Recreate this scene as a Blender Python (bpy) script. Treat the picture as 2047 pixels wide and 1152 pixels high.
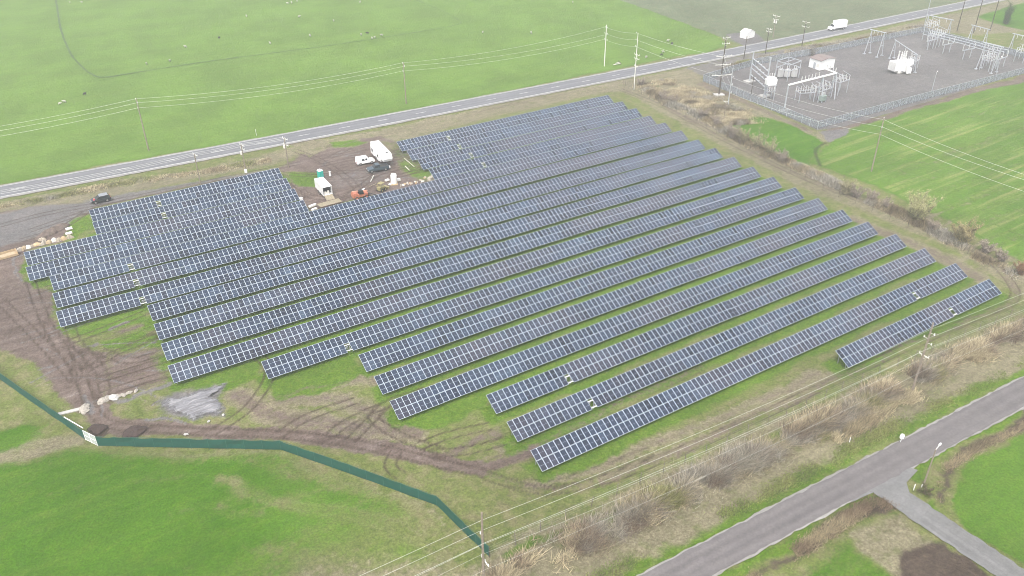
import bpy, math, random
import numpy as np
from mathutils import Vector, Matrix
random.seed(7); RNG = np.random.default_rng(11)
R = math.radians
for o in list(bpy.data.objects): bpy.data.objects.remove(o)
sc = bpy.context.scene; COL = sc.collection

# ------------------------------------------------------------------ camera
FPX = 1674.69; PITCH = R(31.5475); ROLL = R(-0.17185); AZ = R(32.0916); CAMH = 88.0
cp, sp = math.cos(PITCH), math.sin(PITCH)
FW = np.array([math.sin(AZ)*cp, math.cos(AZ)*cp, -sp]); RT0 = np.array([math.cos(AZ), -math.sin(AZ), 0.]); UP0 = np.cross(RT0, FW)
RT = RT0*math.cos(ROLL)+UP0*math.sin(ROLL); UP = -RT0*math.sin(ROLL)+UP0*math.cos(ROLL)
cam = bpy.data.cameras.new('camera'); cam.sensor_width = 36; cam.lens = FPX/2047*36; cam.clip_start = .5; cam.clip_end = 6000
camo = bpy.data.objects.new('camera', cam); COL.objects.link(camo)
camo.matrix_world = Matrix(((RT[0], UP[0], -FW[0], 0), (RT[1], UP[1], -FW[1], 0), (RT[2], UP[2], -FW[2], CAMH), (0, 0, 0, 1)))
sc.camera = camo
# ------------------------------------------------------------------ light: overcast
SUN_EL, SUN_ROT = R(60), R(228)
w = bpy.data.worlds.new('World'); sc.world = w; w.use_nodes = True
nt = w.node_tree; bg = nt.nodes['Background']; sky = nt.nodes.new('ShaderNodeTexSky'); sky.sky_type = 'NISHITA'; sky.sun_disc = False
sky.sun_elevation = SUN_EL; sky.sun_rotation = SUN_ROT; sky.dust_density = 6; sky.air_density = 1.0; sky.ozone_density = 1.0
hs = nt.nodes.new('ShaderNodeHueSaturation'); hs.inputs['Saturation'].default_value = .42
nt.links.new(sky.outputs[0], hs.inputs['Color']); nt.links.new(hs.outputs[0], bg.inputs[0]); bg.inputs[1].default_value = .15
sl = bpy.data.lights.new('sun', 'SUN'); sl.energy = 1.0; sl.angle = R(28); sl.color = (1, .97, .93)
so = bpy.data.objects.new('sun', sl); COL.objects.link(so)
sd = Vector((math.sin(SUN_ROT)*math.cos(SUN_EL), math.cos(SUN_ROT)*math.cos(SUN_EL), math.sin(SUN_EL)))
so.rotation_euler = (-sd).to_track_quat('-Z', 'Y').to_euler(); so.location = (0, 0, 200)
sc.view_settings.view_transform = 'Standard'; sc.view_settings.look = 'None'; sc.view_settings.gamma = 1
sc.view_settings.exposure = 1.05
sc.render.engine = 'CYCLES'; sc.cycles.filter_width = 0.95; sc.cycles.volume_bounces = 1; sc.cycles.max_bounces = 5; sc.cycles.transparent_max_bounces = 12

# ------------------------------------------------------------------ site survey helpers
def G(px, py, z=0.):                       # point of the site seen at a pixel of the photograph, at height z
    d = FW*FPX + RT*(px-1023.5) - UP*(py-576)
    s = (z-CAMH)/d[2]
    return Vector((d[0]*s, d[1]*s, z))
def PY(p):
    q = np.array(p, float)-np.array([0, 0, CAMH]); d = q@FW
    return 1023.5+FPX*(q@RT)/d, 576-FPX*(q@UP)/d
def HT(g, ytop):                           # height above ground point g whose image row is ytop
    lo, hi = 0., 60.
    for _ in range(40):
        m = (lo+hi)/2
        if PY((g[0], g[1], m))[1] > ytop: lo = m
        else: hi = m
    return lo
# ------------------------------------------------------------------ mesh builder
class MB:
    def __init__(s): s.v = []; s.f = []; s.m = []; s.mi = 0
    def add(s, vs, fs):
        b = len(s.v); s.v += [tuple(q) for q in vs]; s.f += [tuple(i+b for i in f) for f in fs]; s.m += [s.mi]*len(fs); return s
    def mat(s, i): s.mi = i; return s
    def box(s, x0, x1, y0, y1, z0, z1, tx=0, ty=0):     # tx, ty: inward taper at the top
        return s.add([(x0, y0, z0), (x1, y0, z0), (x1, y1, z0), (x0, y1, z0), (x0+tx, y0+ty, z1), (x1-tx, y0+ty, z1), (x1-tx, y1-ty, z1), (x0+tx, y1-ty, z1)],
              [(0, 3, 2, 1), (4, 5, 6, 7), (0, 1, 5, 4), (1, 2, 6, 5), (2, 3, 7, 6), (3, 0, 4, 7)])
    def tube(s, a, b, r, r2=None, n=8, cap=True):
        a, b = Vector(a), Vector(b); r2 = r if r2 is None else r2; d = (b-a)
        if d.length < 1e-6: return s
        d.normalize(); t = Vector((0, 0, 1)) if abs(d.z) < .9 else Vector((1, 0, 0)); x = d.cross(t).normalized(); y = d.cross(x)
        vs = [a+(x*math.cos(2*math.pi*i/n)+y*math.sin(2*math.pi*i/n))*r for i in range(n)]+[b+(x*math.cos(2*math.pi*i/n)+y*math.sin(2*math.pi*i/n))*r2 for i in range(n)]
        fs = [(i, (i+1) % n, n+(i+1) % n, n+i) for i in range(n)]
        if cap: fs += [tuple(range(n))[::-1], tuple(range(n, 2*n))]
        return s.add(vs, fs)
    def beam(s, a, b, w, h=None):                       # square bar
        a, b = Vector(a), Vector(b); h = h or w; d = (b-a).normalized(); t = Vector((0, 0, 1)) if abs(d.z) < .95 else Vector((0, 1, 0))
        x = d.cross(t).normalized()*w/2; y = d.cross(x).normalized()*h/2
        vs = [a-x-y, a+x-y, a+x+y, a-x+y, b-x-y, b+x-y, b+x+y, b-x+y]
        return s.add(vs, [(0, 3, 2, 1), (4, 5, 6, 7), (0, 1, 5, 4), (1, 2, 6, 5), (2, 3, 7, 6), (3, 0, 4, 7)])
    def prism(s, prof, y0, y1, inset=0):                # profile in xz, extruded along y
        n = len(prof); cx = sum(p[0] for p in prof)/n; cz = sum(p[1] for p in prof)/n
        vs = [(p[0], y0, p[1]) for p in prof]+[(p[0], y1, p[1]) for p in prof]
        return s.add(vs, [tuple(range(n)), tuple(range(n, 2*n))[::-1]]+[(i, n+i, n+(i+1) % n, (i+1) % n) for i in range(n)])
    def lathe(s, prof, c=(0, 0, 0), n=12):
        vs = []; fs = []; k = len(prof)
        for r, z in prof:
            for i in range(n): vs.append((c[0]+r*math.cos(2*math.pi*i/n), c[1]+r*math.sin(2*math.pi*i/n), c[2]+z))
        for j in range(k-1):
            for i in range(n): fs.append((j*n+i, j*n+(i+1) % n, (j+1)*n+(i+1) % n, (j+1)*n+i))
        fs += [tuple(range(n))[::-1], tuple(range((k-1)*n, k*n))]
        return s.add(vs, fs)
    def build(s, name, mats, parent=None, loc=None, smooth=False, bevel=0):
        me = bpy.data.meshes.new(name); me.from_pydata(s.v, [], s.f)
        mats = mats if isinstance(mats, (list, tuple)) else [mats]
        for m in mats: me.materials.append(m)
        if len(mats) > 1: me.polygons.foreach_set('material_index', s.m)
        if smooth: me.polygons.foreach_set('use_smooth', [True]*len(s.f))
        me.update()
        o = bpy.data.objects.new(name, me); COL.objects.link(o)
        if parent: o.parent = parent
        if loc is not None: o.location = loc
        if bevel:
            b = o.modifiers.new('bevel', 'BEVEL'); b.width = bevel; b.segments = 2; b.limit_method = 'ANGLE'
        return o
def tag(o, label=None, cat=None, group=None, kind=None):
    if label: o['label'] = label
    if cat: o['category'] = cat
    if group: o['group'] = group
    if kind: o['kind'] = kind
    return o
def thing(name, label, cat, loc=(0, 0, 0), rz=0, group=None):
    o = bpy.data.objects.new(name, None); COL.objects.link(o); o.location = loc; o.rotation_euler = (0, 0, rz); o.empty_display_size = .5
    return tag(o, label, cat, group)
def dup(root, loc, rz, label):
    r = root.copy(); COL.objects.link(r); r.location = loc; r.rotation_euler = (0, 0, rz); r['label'] = label
    for ch in list(root.children):
        c = ch.copy(); COL.objects.link(c); c.parent = r
        for g in ch.children:
            d = g.copy(); COL.objects.link(d); d.parent = c
    return r
def head(a, b):                                          # rotation about z that turns +x from a to b
    return math.atan2(b[1]-a[1], b[0]-a[0])
# ------------------------------------------------------------------ materials
def mat(name, col, rough=.6, metal=0, var=0, vscale=2., alpha=1, spec=.5, coat=0):
    m = bpy.data.materials.new(name); m.use_nodes = True; n = m.node_tree; b = n.nodes['Principled BSDF']
    b.inputs['Base Color'].default_value = (*col, 1); b.inputs['Roughness'].default_value = rough; b.inputs['Metallic'].default_value = metal
    b.inputs['Specular IOR Level'].default_value = spec; b.inputs['Coat Weight'].default_value = coat; b.inputs['Alpha'].default_value = alpha
    if var:
        tc = n.nodes.new('ShaderNodeTexCoord'); no = n.nodes.new('ShaderNodeTexNoise'); no.inputs['Scale'].default_value = vscale; no.inputs['Detail'].default_value = 5
        mr = n.nodes.new('ShaderNodeMapRange'); mr.inputs[3].default_value = 1-var; mr.inputs[4].default_value = 1+var; mr.inputs[1].default_value = .3; mr.inputs[2].default_value = .7
        mx = n.nodes.new('ShaderNodeMix'); mx.data_type = 'RGBA'; mx.blend_type = 'MULTIPLY'; mx.inputs[0].default_value = 1
        mx.inputs[6].default_value = (*col, 1)
        n.links.new(tc.outputs['Object'], no.inputs['Vector']); n.links.new(no.outputs[0], mr.inputs[0]); n.links.new(mr.outputs[0], mx.inputs[7]); n.links.new(mx.outputs[2], b.inputs['Base Color'])
    return m
M = dict(
    wood=mat('weathered_pole_wood', (.23, .19, .15), .85, var=.25, vscale=3), darkwood=mat('dark_pole_wood', (.07, .055, .045), .85, var=.25, vscale=3),
    galv=mat('galvanised_steel', (.40, .42, .45), .5, .1, var=.12), insul=mat('grey_insulator', (.55, .55, .54), .4), rack=mat('shade_darkened_galvanised_rack', (.20, .21, .22), .6), wire=mat('aluminium_wire', (.62, .64, .6), .5, .2), fwire=mat('fence_wire', (.30, .29, .26), .7), postg=mat('green_post', (.03, .11, .08), .6), heapw=mat('scrap_board', (.36, .31, .24), .8, var=.3),  # rack: galvanised steel darkened to stand in for shade under the panels
    white=mat('white_paint', (.8, .8, .79), .35, var=.05), offwhite=mat('off_white_paint', (.68, .67, .62), .5, var=.1), frame=mat('panel_frame', (.50, .57, .66), .4, 0.),
    black=mat('rubber', (.02, .02, .02), .8), glassd=mat('tinted_window', (.015, .018, .022), .08), darkpaint=mat('dark_car_paint', (.025, .03, .038), .25, .3, coat=.6),
    greypaint=mat('grey_blue_paint', (.05, .08, .10), .3, .3, coat=.5), silver=mat('silver_car_roof', (.35, .36, .38), .3, .5, coat=.4), chrome=mat('bare_metal', (.55, .55, .55), .3, .8),
    teal=mat('teal_plastic', (.01, .36, .30), .4), orange=mat('orange_machine_paint', (.42, .14, .08), .45, var=.2), yellow=mat('tan_yellow_paint', (.30, .26, .12), .5, var=.2),
    plank=mat('weathered_planks', (.26, .22, .15), .85, var=.25, vscale=4), ply=mat('plywood', (.45, .33, .19), .7, var=.15, vscale=3), card=mat('cardboard', (.40, .31, .20), .85, var=.15),
    conc=mat('concrete', (.42, .41, .39), .8, var=.12), roofb=mat('brown_roof', (.20, .16, .15), .8, var=.2), red=mat('red_cloth', (.42, .03, .05), .8), skin=mat('skin', (.45, .27, .2), .6),
    navy=mat('dark_trousers', (.02, .025, .04), .9), fleece=mat('white_fleece', (.42, .41, .35), .95, var=.1), dfleece=mat('black_fleece', (.03, .027, .025), .95), rust=mat('rusty_steel', (.10, .06, .045), .8, var=.3),
    pipe=mat('pale_pipe', (.5, .48, .43), .6), soil=mat('dark_soil', (.045, .028, .024), .95, var=.3, vscale=3), redlens=mat('red_lens', (.4, .01, .01), .3), hlens=mat('clear_lens', (.7, .7, .7), .1),
    under=mat('underbody', (.03, .03, .03), .8), plastic=mat('crumpled_plastic_sheet', (.42, .37, .31), .6, var=.35), stone=mat('stone', (.33, .30, .26), .85, var=.2, vscale=3))
# ------------------------------------------------------------------ ground
def vnoise(x, y, seed=0):
    xi = np.floor(x).astype(np.int64); yi = np.floor(y).astype(np.int64); fx = x-xi; fy = y-yi; fx = fx*fx*(3-2*fx); fy = fy*fy*(3-2*fy)
    def h(a, b):
        n = (a*374761393+b*668265263+seed*974711) & 0xffffffff; n = ((n ^ (n >> 13))*1274126177) & 0xffffffff
        return ((n ^ (n >> 16)) & 0xffff)/65535.
    return (h(xi, yi)*(1-fx)+h(xi+1, yi)*fx)*(1-fy)+(h(xi, yi+1)*(1-fx)+h(xi+1, yi+1)*fx)*fy
def fbm(x, y, s, seed=0, o=4):
    r = 0; a = .5; t = 0
    for k in range(o): r = r+a*vnoise(x/s*2**k, y/s*2**k, seed+k); t += a; a *= .5
    return r/t
def axis(a, b, st, lo, hi, g=1.045, mx=25):
    v = list(np.arange(a, b+1e-6, st)); d = st; q = b; hiL = []
    while q < hi: d = min(d*g, mx); q += d; hiL.append(q)
    d = st; q = a; loL = []
    while q > lo: d = min(d*g, mx); q -= d; loL.append(q)
    return np.array(loL[::-1]+v+hiL)
GX = axis(-38, 185, .42, -900, 1500, 1.016); GY = axis(42, 222, .42, -200, 1900, 1.016)
XX, YY = np.meshgrid(GX, GY); PX_ = XX.ravel(); PY_ = YY.ravel()
wx = PX_+(fbm(PX_, PY_, 9, 1)-.5)*3.5+(fbm(PX_, PY_, 2, 5)-.5)*1.2; wy = PY_+(fbm(PX_, PY_, 9, 2)-.5)*3.5+(fbm(PX_, PY_, 2, 6)-.5)*1.2
MK = np.zeros((8, len(PX_)))
LUSH, MUD, GRAV, DRY, DARK, FAR, GREEN, TRK = range(8)
def wpts(px): return np.array([[G(*p)[0], G(*p)[1]] for p in px])
def segdist(x, y, P, closed):
    d = np.full(len(x), 1e9); n = len(P)
    for i in range(n if closed else n-1):
        a = P[i]; b = P[(i+1) % n]; e = b-a; L = e@e+1e-9
        t = np.clip(((x-a[0])*e[0]+(y-a[1])*e[1])/L, 0, 1)
        d = np.minimum(d, np.hypot(x-a[0]-t*e[0], y-a[1]-t*e[1]))
    return d
def inside(x, y, P):
    c = np.zeros(len(x), bool); n = len(P); j = n-1
    for i in range(n):
        xi, yi = P[i]; xj, yj = P[j]
        if yi != yj: c ^= ((yi > y) != (yj > y)) & (x < (xj-xi)*(y-yi)/(yj-yi)+xi)
        j = i
    return c
def poly(ch, px, s=1., soft=1.5, world=False, op='max', warp=True):
    P = np.array(px, float) if world else wpts(px)
    X, Y = (wx, wy) if warp else (PX_, PY_)
    m = soft+4; k = np.where((X > P[:, 0].min()-m) & (X < P[:, 0].max()+m) & (Y > P[:, 1].min()-m) & (Y < P[:, 1].max()+m))[0]
    if not len(k): return
    x, y = X[k], Y[k]; d = segdist(x, y, P, True); d = np.where(inside(x, y, P), d, -d)
    v = np.clip(.5+d/(2*soft), 0, 1)*s
    if op == 'max': MK[ch][k] = np.maximum(MK[ch][k], v)
    else: MK[ch][k] = MK[ch][k]*(1-np.clip(.5+d/(2*soft), 0, 1)*s)
def smooth_line(P, n=8):
    P = np.array(P, float); out = []
    for i in range(len(P)-1):
        p0 = P[max(i-1, 0)]; p1 = P[i]; p2 = P[i+1]; p3 = P[min(i+2, len(P)-1)]
        for t in np.linspace(0, 1, n, endpoint=False):
            out.append(.5*((2*p1)+(-p0+p2)*t+(2*p0-5*p1+4*p2-p3)*t*t+(-p0+3*p1-3*p2+p3)*t**3))
    return np.array(out+[P[-1]])
def line(ch, px, w=.5, s=1., soft=.35, world=False, off=0., warp=False, sm=True):
    P = np.array(px, float) if world else wpts(px)
    if sm: P = smooth_line(P, 5)
    if off:
        t = np.gradient(P, axis=0); t /= np.linalg.norm(t, axis=1)[:, None]+1e-9; P = P+np.stack([-t[:, 1], t[:, 0]], 1)*off
    X, Y = (wx, wy) if warp else (PX_, PY_)
    for a in range(0, len(P)-1, 6):
        Q = P[a:a+7]; m = w+soft+1
        k = np.where((X > Q[:, 0].min()-m) & (X < Q[:, 0].max()+m) & (Y > Q[:, 1].min()-m) & (Y < Q[:, 1].max()+m))[0]
        if not len(k): continue
        d = segdist(X[k], Y[k], Q, False); v = np.clip((w/2+soft-d)/(2*soft), 0, 1)*s
        MK[ch][k] = np.maximum(MK[ch][k], v)
def ruts(px, s=.8, gauge=.85, w=.35, world=False, mud=0.):
    for o_ in (-gauge, gauge): line(TRK, px, w, s, .3, world, o_)
    if mud: line(MUD, px, gauge*2+.9, mud, .7, world, 0, True)
# -- fields
poly(FAR, [(1235, 0), (1347, 38), (1440, 74), (1480, 92), (1590, 90), (1650, 66), (1868, 15), (2000, -18), (2300, -100), (2400, -300), (600, -300)], 1, 2)
poly(LUSH, [(-900, 430), (0, 366), (300, 312), (500, 280), (700, 244), (1000, 186), (1200, 143), (1380, 108), (1438, 100), (1455, 90), (1440, 74), (1347, 38), (1235, 0), (600, -250), (-900, -250)], 1, 1.5)
poly(LUSH, [(1690, 265), (1760, 236), (1850, 208), (2047, 160), (2400, 80), (2600, 520), (2047, 528), (1985, 492), (1900, 445), (1800, 393), (1720, 357), (1620, 325), (1650, 292)], 1, 1.5)
poly(LUSH, [(1467, 243), (1479, 234), (1503, 231), (1541, 236), (1590, 253), (1635, 274), (1649, 285), (1625, 319), (1611, 333), (1560, 318), (1500, 275), (1475, 258)], 1, 1.2)
poly(LUSH, [(1948, 33), (2047, 5), (2400, -60), (2400, 60), (2047, 60), (2007, 52), (1965, 40)], 1, 2)
poly(LUSH, [(-300, 1010), (60, 918), (130, 895), (170, 897), (300, 914), (560, 918), (640, 948), (720, 980), (790, 1013), (835, 1045), (700, 1085), (640, 1120), (600, 1250), (-400, 1250)], .92, 2.5)
poly(LUSH, [(-200, 900), (0, 862), (60, 848), (105, 850), (90, 870), (40, 895), (0, 908), (-200, 950)], .95, 1.5)
poly(LUSH, [(2047, 873), (1937, 932), (1906, 960), (1899, 995), (1920, 1030), (1944, 1058), (2047, 1137), (2200, 1250), (2400, 700)], 1, .8)
poly(LUSH, [(1701, 1080), (1739, 1105), (1795, 1152), (1850, 1250), (1500, 1250), (1583, 1152), (1625, 1117)], .62, 1.2)
poly(GREEN, [(560, 930), (700, 985), (880, 1060), (900, 1152), (600, 1152), (560, 1050)], .45, 4)
poly(DRY, [(560, 1090), (720, 1090), (900, 1080), (970, 1152), (900, 1250), (500, 1250)], .6, 5)
for P in ([(440, 965), (560, 990), (700, 1015), (850, 1060)], [(470, 990), (600, 1012), (740, 1050), (860, 1090)], [(240, 962), (380, 955), (470, 975)]): line(DRY, P, 1.0, .62, 1.0, warp=True)
# dry strip beside the lower left path
poly(DRY, [(-50, 905), (120, 868), (165, 862), (175, 882), (90, 905), (-50, 950)], .9, 1.2)
poly(DRY, [(110, 895), (560, 902), (640, 935), (800, 990), (880, 1020), (960, 1110), (940, 1115), (850, 1040), (720, 985), (560, 925), (190, 915)], .55, 1.5)
# path curve in the far field
FARF = [(-900, 430), (0, 366), (300, 312), (500, 280), (700, 244), (1000, 186), (1200, 143), (1380, 108), (1438, 100), (1455, 90), (1440, 74), (1347, 38), (1235, 0), (600, -250), (-900, -250)]
poly(GREEN, FARF, 1, 1.5)
poly(GREEN, [(1690, 265), (1760, 236), (1850, 208), (2047, 160), (2400, 80), (2600, 520), (2047, 528), (1985, 492), (1900, 445), (1800, 393), (1720, 357), (1620, 325), (1650, 292)], .6, 1.5)
poly(GREEN, [(2047, 873), (1937, 932), (1906, 960), (1899, 995), (1920, 1030), (1944, 1058), (2047, 1137), (2200, 1250), (2400, 700)], .4, .8)
FPATH = [(108, -20), (115, 20), (122, 60), (140, 105), (165, 135), (190, 152), (215, 154), (260, 147), (400, 125), (560, 104), (700, 85), (860, 60), (912, 50), (918, 42), (880, 20), (830, 0)]
line(TRK, [(640, 20), (760, 35), (860, 8)], .8, .3, .5)
# -- verges
poly(DRY, [(-100, 418), (0, 402), (400, 334), (700, 268), (1200, 166), (1450, 120), (1510, 108), (1700, 72), (1870, 35), (2100, -20), (2300, 0), (2100, 60), (1950, 70), (1840, 62), (1510, 125), (1405, 155), (1634, 262), (1690, 262), (1640, 290), (1560, 240), (1470, 232), (1460, 262), (1600, 340), (1800, 420), (2047, 545), (2300, 650), (2300, 700), (2047, 600), (1900, 500), (1600, 375), (1240, 185), (1215, 186), (1000, 232), (800, 282), (690, 300), (640, 292), (560, 325), (0, 440), (-100, 440)], .78, 2)
poly(DRY, [(2300, 500), (2047, 625), (1900, 680), (1600, 815), (1300, 945), (1000, 1085), (850, 1180), (1200, 1250), (1290, 1152), (1486, 1043), (1763, 893), (2047, 757), (2300, 660)], .72, 2)
for a, b, s in (((1140, 1152), (2200, 690), .8), ): line(GREEN, [(1250, 1160), (1480, 1035), (1755, 885), (2047, 745), (2200, 680)], 3.2, .75, 1.5, warp=True)
line(GREEN, [(1020, 1110), (1250, 1010), (1500, 900), (1640, 835)], 1.8, .7, 1.2, warp=True)
line(DARK, [(1000, 1152), (1200, 1070), (1400, 960), (1560, 880), (1700, 800), (1850, 725), (2100, 640)], 3.0, .4, 2.5, warp=True)
poly(DARK, [(1746, 990), (1790, 1012), (1760, 1026), (1640, 1092), (1560, 1132), (1500, 1165), (1470, 1165), (1560, 1108), (1680, 1030)], .8, 1.2)
line(GREEN, [(1430, 1165), (1560, 1090), (1690, 1010), (1740, 990)], 2.0, .8, .8, warp=True)
poly(DRY, [(1790, 1015), (1830, 1050), (1990, 1160), (1800, 1250), (1780, 1152), (1701, 1080), (1640, 1100), (1740, 1040)], .7, 1)
poly(DARK, [(1786, 1120), (1809, 1085), (1861, 1073), (1889, 1075), (1920, 1099), (1985, 1150), (1990, 1250), (1795, 1250)], .85, .8)
poly(DARK, [(2100, 810), (1960, 880), (1900, 925), (1872, 955), (1862, 985), (1880, 1010), (1890, 1000), (1885, 980), (1900, 950), (1960, 908), (2100, 845)], .8, 1.0)
line(GREEN, [(1825, 955), (1870, 915), (1940, 875), (2100, 800)], 2.0, .85, .8, warp=True)
poly(GREEN, [(1860, 990), (1890, 1030), (1945, 1075), (2050, 1148), (2000, 1125), (1900, 1055), (1840, 1000)], .8, .8)
# -- mud and gravel
poly(MUD, [(-200, 440), (150, 407), (400, 366), (560, 332), (600, 305), (640, 288), (700, 282), (760, 272), (850, 300), (872, 362), (760, 385), (700, 397), (620, 420), (600, 400), (560, 338), (180, 417), (188, 445), (130, 482), (60, 496), (45, 505), (50, 562), (100, 585), (112, 657), (160, 692), (215, 702), (220, 760), (200, 800), (180, 840), (140, 815), (60, 725), (0, 692), (-200, 680)], .95, 1.2)
poly(MUD, [(215, 700), (330, 690), (340, 765), (240, 800), (180, 830)], .72, 2)
poly(MUD, [(210, 655), (290, 630), (305, 650), (240, 672)], .6, 1)
poly(GRAV, [(-200, 452), (150, 403), (400, 362), (555, 332), (556, 337), (390, 372), (180, 417), (130, 450), (60, 475), (-200, 560)], .8, 1.5)
poly(MUD, [(572, 285), (645, 271), (648, 300), (612, 312)], 1, .8, op='sub'); poly(DRY, [(572, 285), (645, 271), (648, 300), (612, 312)], 1, .8); poly(MUD, [(572, 285), (645, 271), (648, 300), (612, 312)], .3, .8)
poly(GRAV, [(640, 350), (700, 330), (780, 330), (800, 350), (760, 370), (660, 380)], .45, 3)
poly(GRAV, [(205, 795), (240, 800), (345, 765), (340, 775), (230, 812)], .9, .8)
poly(GRAV, [(310, 805), (350, 782), (455, 762), (442, 800), (452, 832), (400, 838), (330, 832)], .85, 1.6)
poly(DARK, [(372, 812), (400, 783), (456, 764), (430, 800), (420, 825), (385, 832)], -1, 1.2) if 0 else None
poly(GREEN, [(575, 345), (630, 350), (640, 370), (600, 372), (578, 358)], .9, .8)
poly(GREEN, [(130, 440), (178, 425), (182, 450), (150, 480), (125, 478)], .7, 1)
for P in ([(575, 345), (630, 350), (640, 370), (600, 372), (578, 358)], [(130, 440), (178, 425), (182, 450), (150, 480), (125, 478)], [(118, 652), (285, 610), (300, 640), (240, 655), (180, 672), (130, 670)], [(195, 680), (300, 655), (315, 690), (255, 702), (205, 690)], [(60, 560), (100, 548), (102, 570), (60, 578)], [(360, 768), (530, 700), (520, 745), (470, 775), (420, 790)],
          [(540, 765), (700, 710), (725, 745), (640, 790), (560, 800)], [(790, 845), (960, 780), (975, 810), (900, 850), (820, 865)]): poly(GREEN, P, .9, 1.2); poly(MUD, P, 1, 1.2, op='sub')
poly(MUD, [(0, 700), (90, 740), (150, 820), (80, 800), (0, 745)], .35, 3)
poly(DARK, [(172, 857), (190, 848), (216, 851), (208, 863), (190, 872), (174, 868)], .9, .4)
poly(DARK, [(240, 877), (264, 850), (296, 853), (284, 868), (258, 880)], .9, .4)
poly(DARK, [(80, 745), (130, 770), (150, 815), (110, 800)], .45, 1.5)
# substation pad
poly(GRAV, [(1403, 158), (1634, 260), (1690, 252), (2047, 145), (2400, 60), (2300, 20), (2047, 104), (1841, 60), (1510, 126)], 1, .6, warp=False)
poly(MUD, [(1634, 262), (1690, 262), (1850, 215), (2047, 162), (2400, 75), (2400, 60), (2047, 148), (1690, 250)], .7, .8)
poly(GRAV, [(1640, 262), (1700, 256), (1690, 272), (1655, 284)], .9, .8)
poly(MUD, [(1390, 168), (1405, 160), (1634, 262), (1620, 268), (1560, 240)], .55, 1)
poly(GRAV, [(1370, 135), (1500, 106), (1560, 100), (1640, 88), (1660, 96), (1510, 124), (1405, 152)], .6, 1)
poly(GRAV, [(1448, 68), (1512, 62), (1535, 86), (1486, 94)], .85, .8)
line(TRK, [(1640, 330), (1630, 300), (1650, 285)], 1, .7, .5)
# -- main muddy haul road and perimeter track
haul = [(150, 700), (165, 760), (185, 820), (225, 848), (320, 856), (430, 862), (560, 866), (680, 880), (790, 903), (880, 925), (960, 942)]
line(MUD, haul, 3.4, 1, 1.0, warp=True); ruts(haul, .75); ruts([(p[0]+6, p[1]+4) for p in haul], .5)
line(MUD, [(900, 928), (960, 940), (1000, 930), (1050, 905), (1075, 885)], 2.6, .8, 1.0, warp=True)
line(MUD, [(880, 920), (930, 895), (1000, 862)], 3.0, .6, 1.2, warp=True)
per = [(960, 942), (1010, 962), (1065, 976), (1130, 975), (1250, 944), (1450, 862), (1650, 770), (1800, 700), (1960, 630), (2025, 600), (2018, 560), (1950, 500), (1800, 432), (1600, 352), (1450, 280), (1330, 215), (1240, 178)]
line(MUD, per, 2.4, .5, 1.0, warp=True); ruts(per, .7)
ruts([(940, 925), (985, 955), (1060, 965), (1130, 962), (1300, 900)], .6)
ruts([(960, 935), (1060, 890), (1180, 835), (1400, 735)], .5, mud=.45)
line(MUD, [(1500, 668), (1300, 760), (1060, 860), (960, 905)], 1.5, .4, 1, warp=True)
for P in ([(660, 868), (700, 840), (790, 800), (850, 780)], [(430, 860), (500, 810), (540, 740), (500, 700)], [(700, 880), (740, 840), (770, 808)], [(760, 812), (750, 840), (820, 880), (880, 900)], [(560, 866), (620, 830), (710, 800)],
          [(170, 740), (240, 700), (320, 668)], [(120, 600), (150, 680), (200, 740), (210, 810)], [(60, 560), (90, 640), (140, 720), (180, 800)], [(0, 600), (80, 680), (150, 760)], [(200, 700), (260, 720), (330, 700)], [(190, 760), (260, 740), (335, 715)], [(200, 790), (270, 765), (340, 745)],
          [(120, 690), (200, 660), (300, 620)], [(790, 905), (780, 930), (800, 950)], [(60, 460), (120, 440), (220, 410), (400, 372)], [(40, 480), (120, 455), (170, 425), (180, 418)], [(0, 450), (100, 425), (260, 395), (500, 345), (600, 325)], [(590, 300), (640, 320), (700, 360), (720, 390)],
          [(600, 380), (640, 395), (700, 385), (760, 345), (800, 350)], [(560, 345), (620, 350), (700, 340), (800, 300)], [(570, 365), (610, 390), (680, 395), (710, 380)], [(860, 290), (740, 310), (640, 330)], [(980, 850), (900, 868), (840, 890)], [(1010, 880), (930, 900), (860, 905)]):
    ruts(P, .75, .85, .4, mud=.25)
for k in range(70):                        # loops of wheel marks on the open mud
    a = random.choice([(random.uniform(20, 180), random.uniform(560, 780)), (random.uniform(600, 780), random.uniform(310, 385)), (random.uniform(20, 330), random.uniform(425, 440) if random.random() < .5 else random.uniform(700, 770))])
    g = G(*a); th = random.uniform(-.6, .5); L = random.uniform(8, 22); c = random.uniform(-.05, .05); P = []; x, y = g.x, g.y
    for i in range(7): P.append((x, y)); x += math.cos(th)*L/6; y += math.sin(th)*L/6; th += c*L/6
    ruts(P, random.uniform(.3, .8), .85, random.uniform(.25, .5), True) if k % 3 else (line(GRAV, P, .5, .8, .3, True, .85), line(DRY, P, .5, .8, .3, True, -.85))
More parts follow.
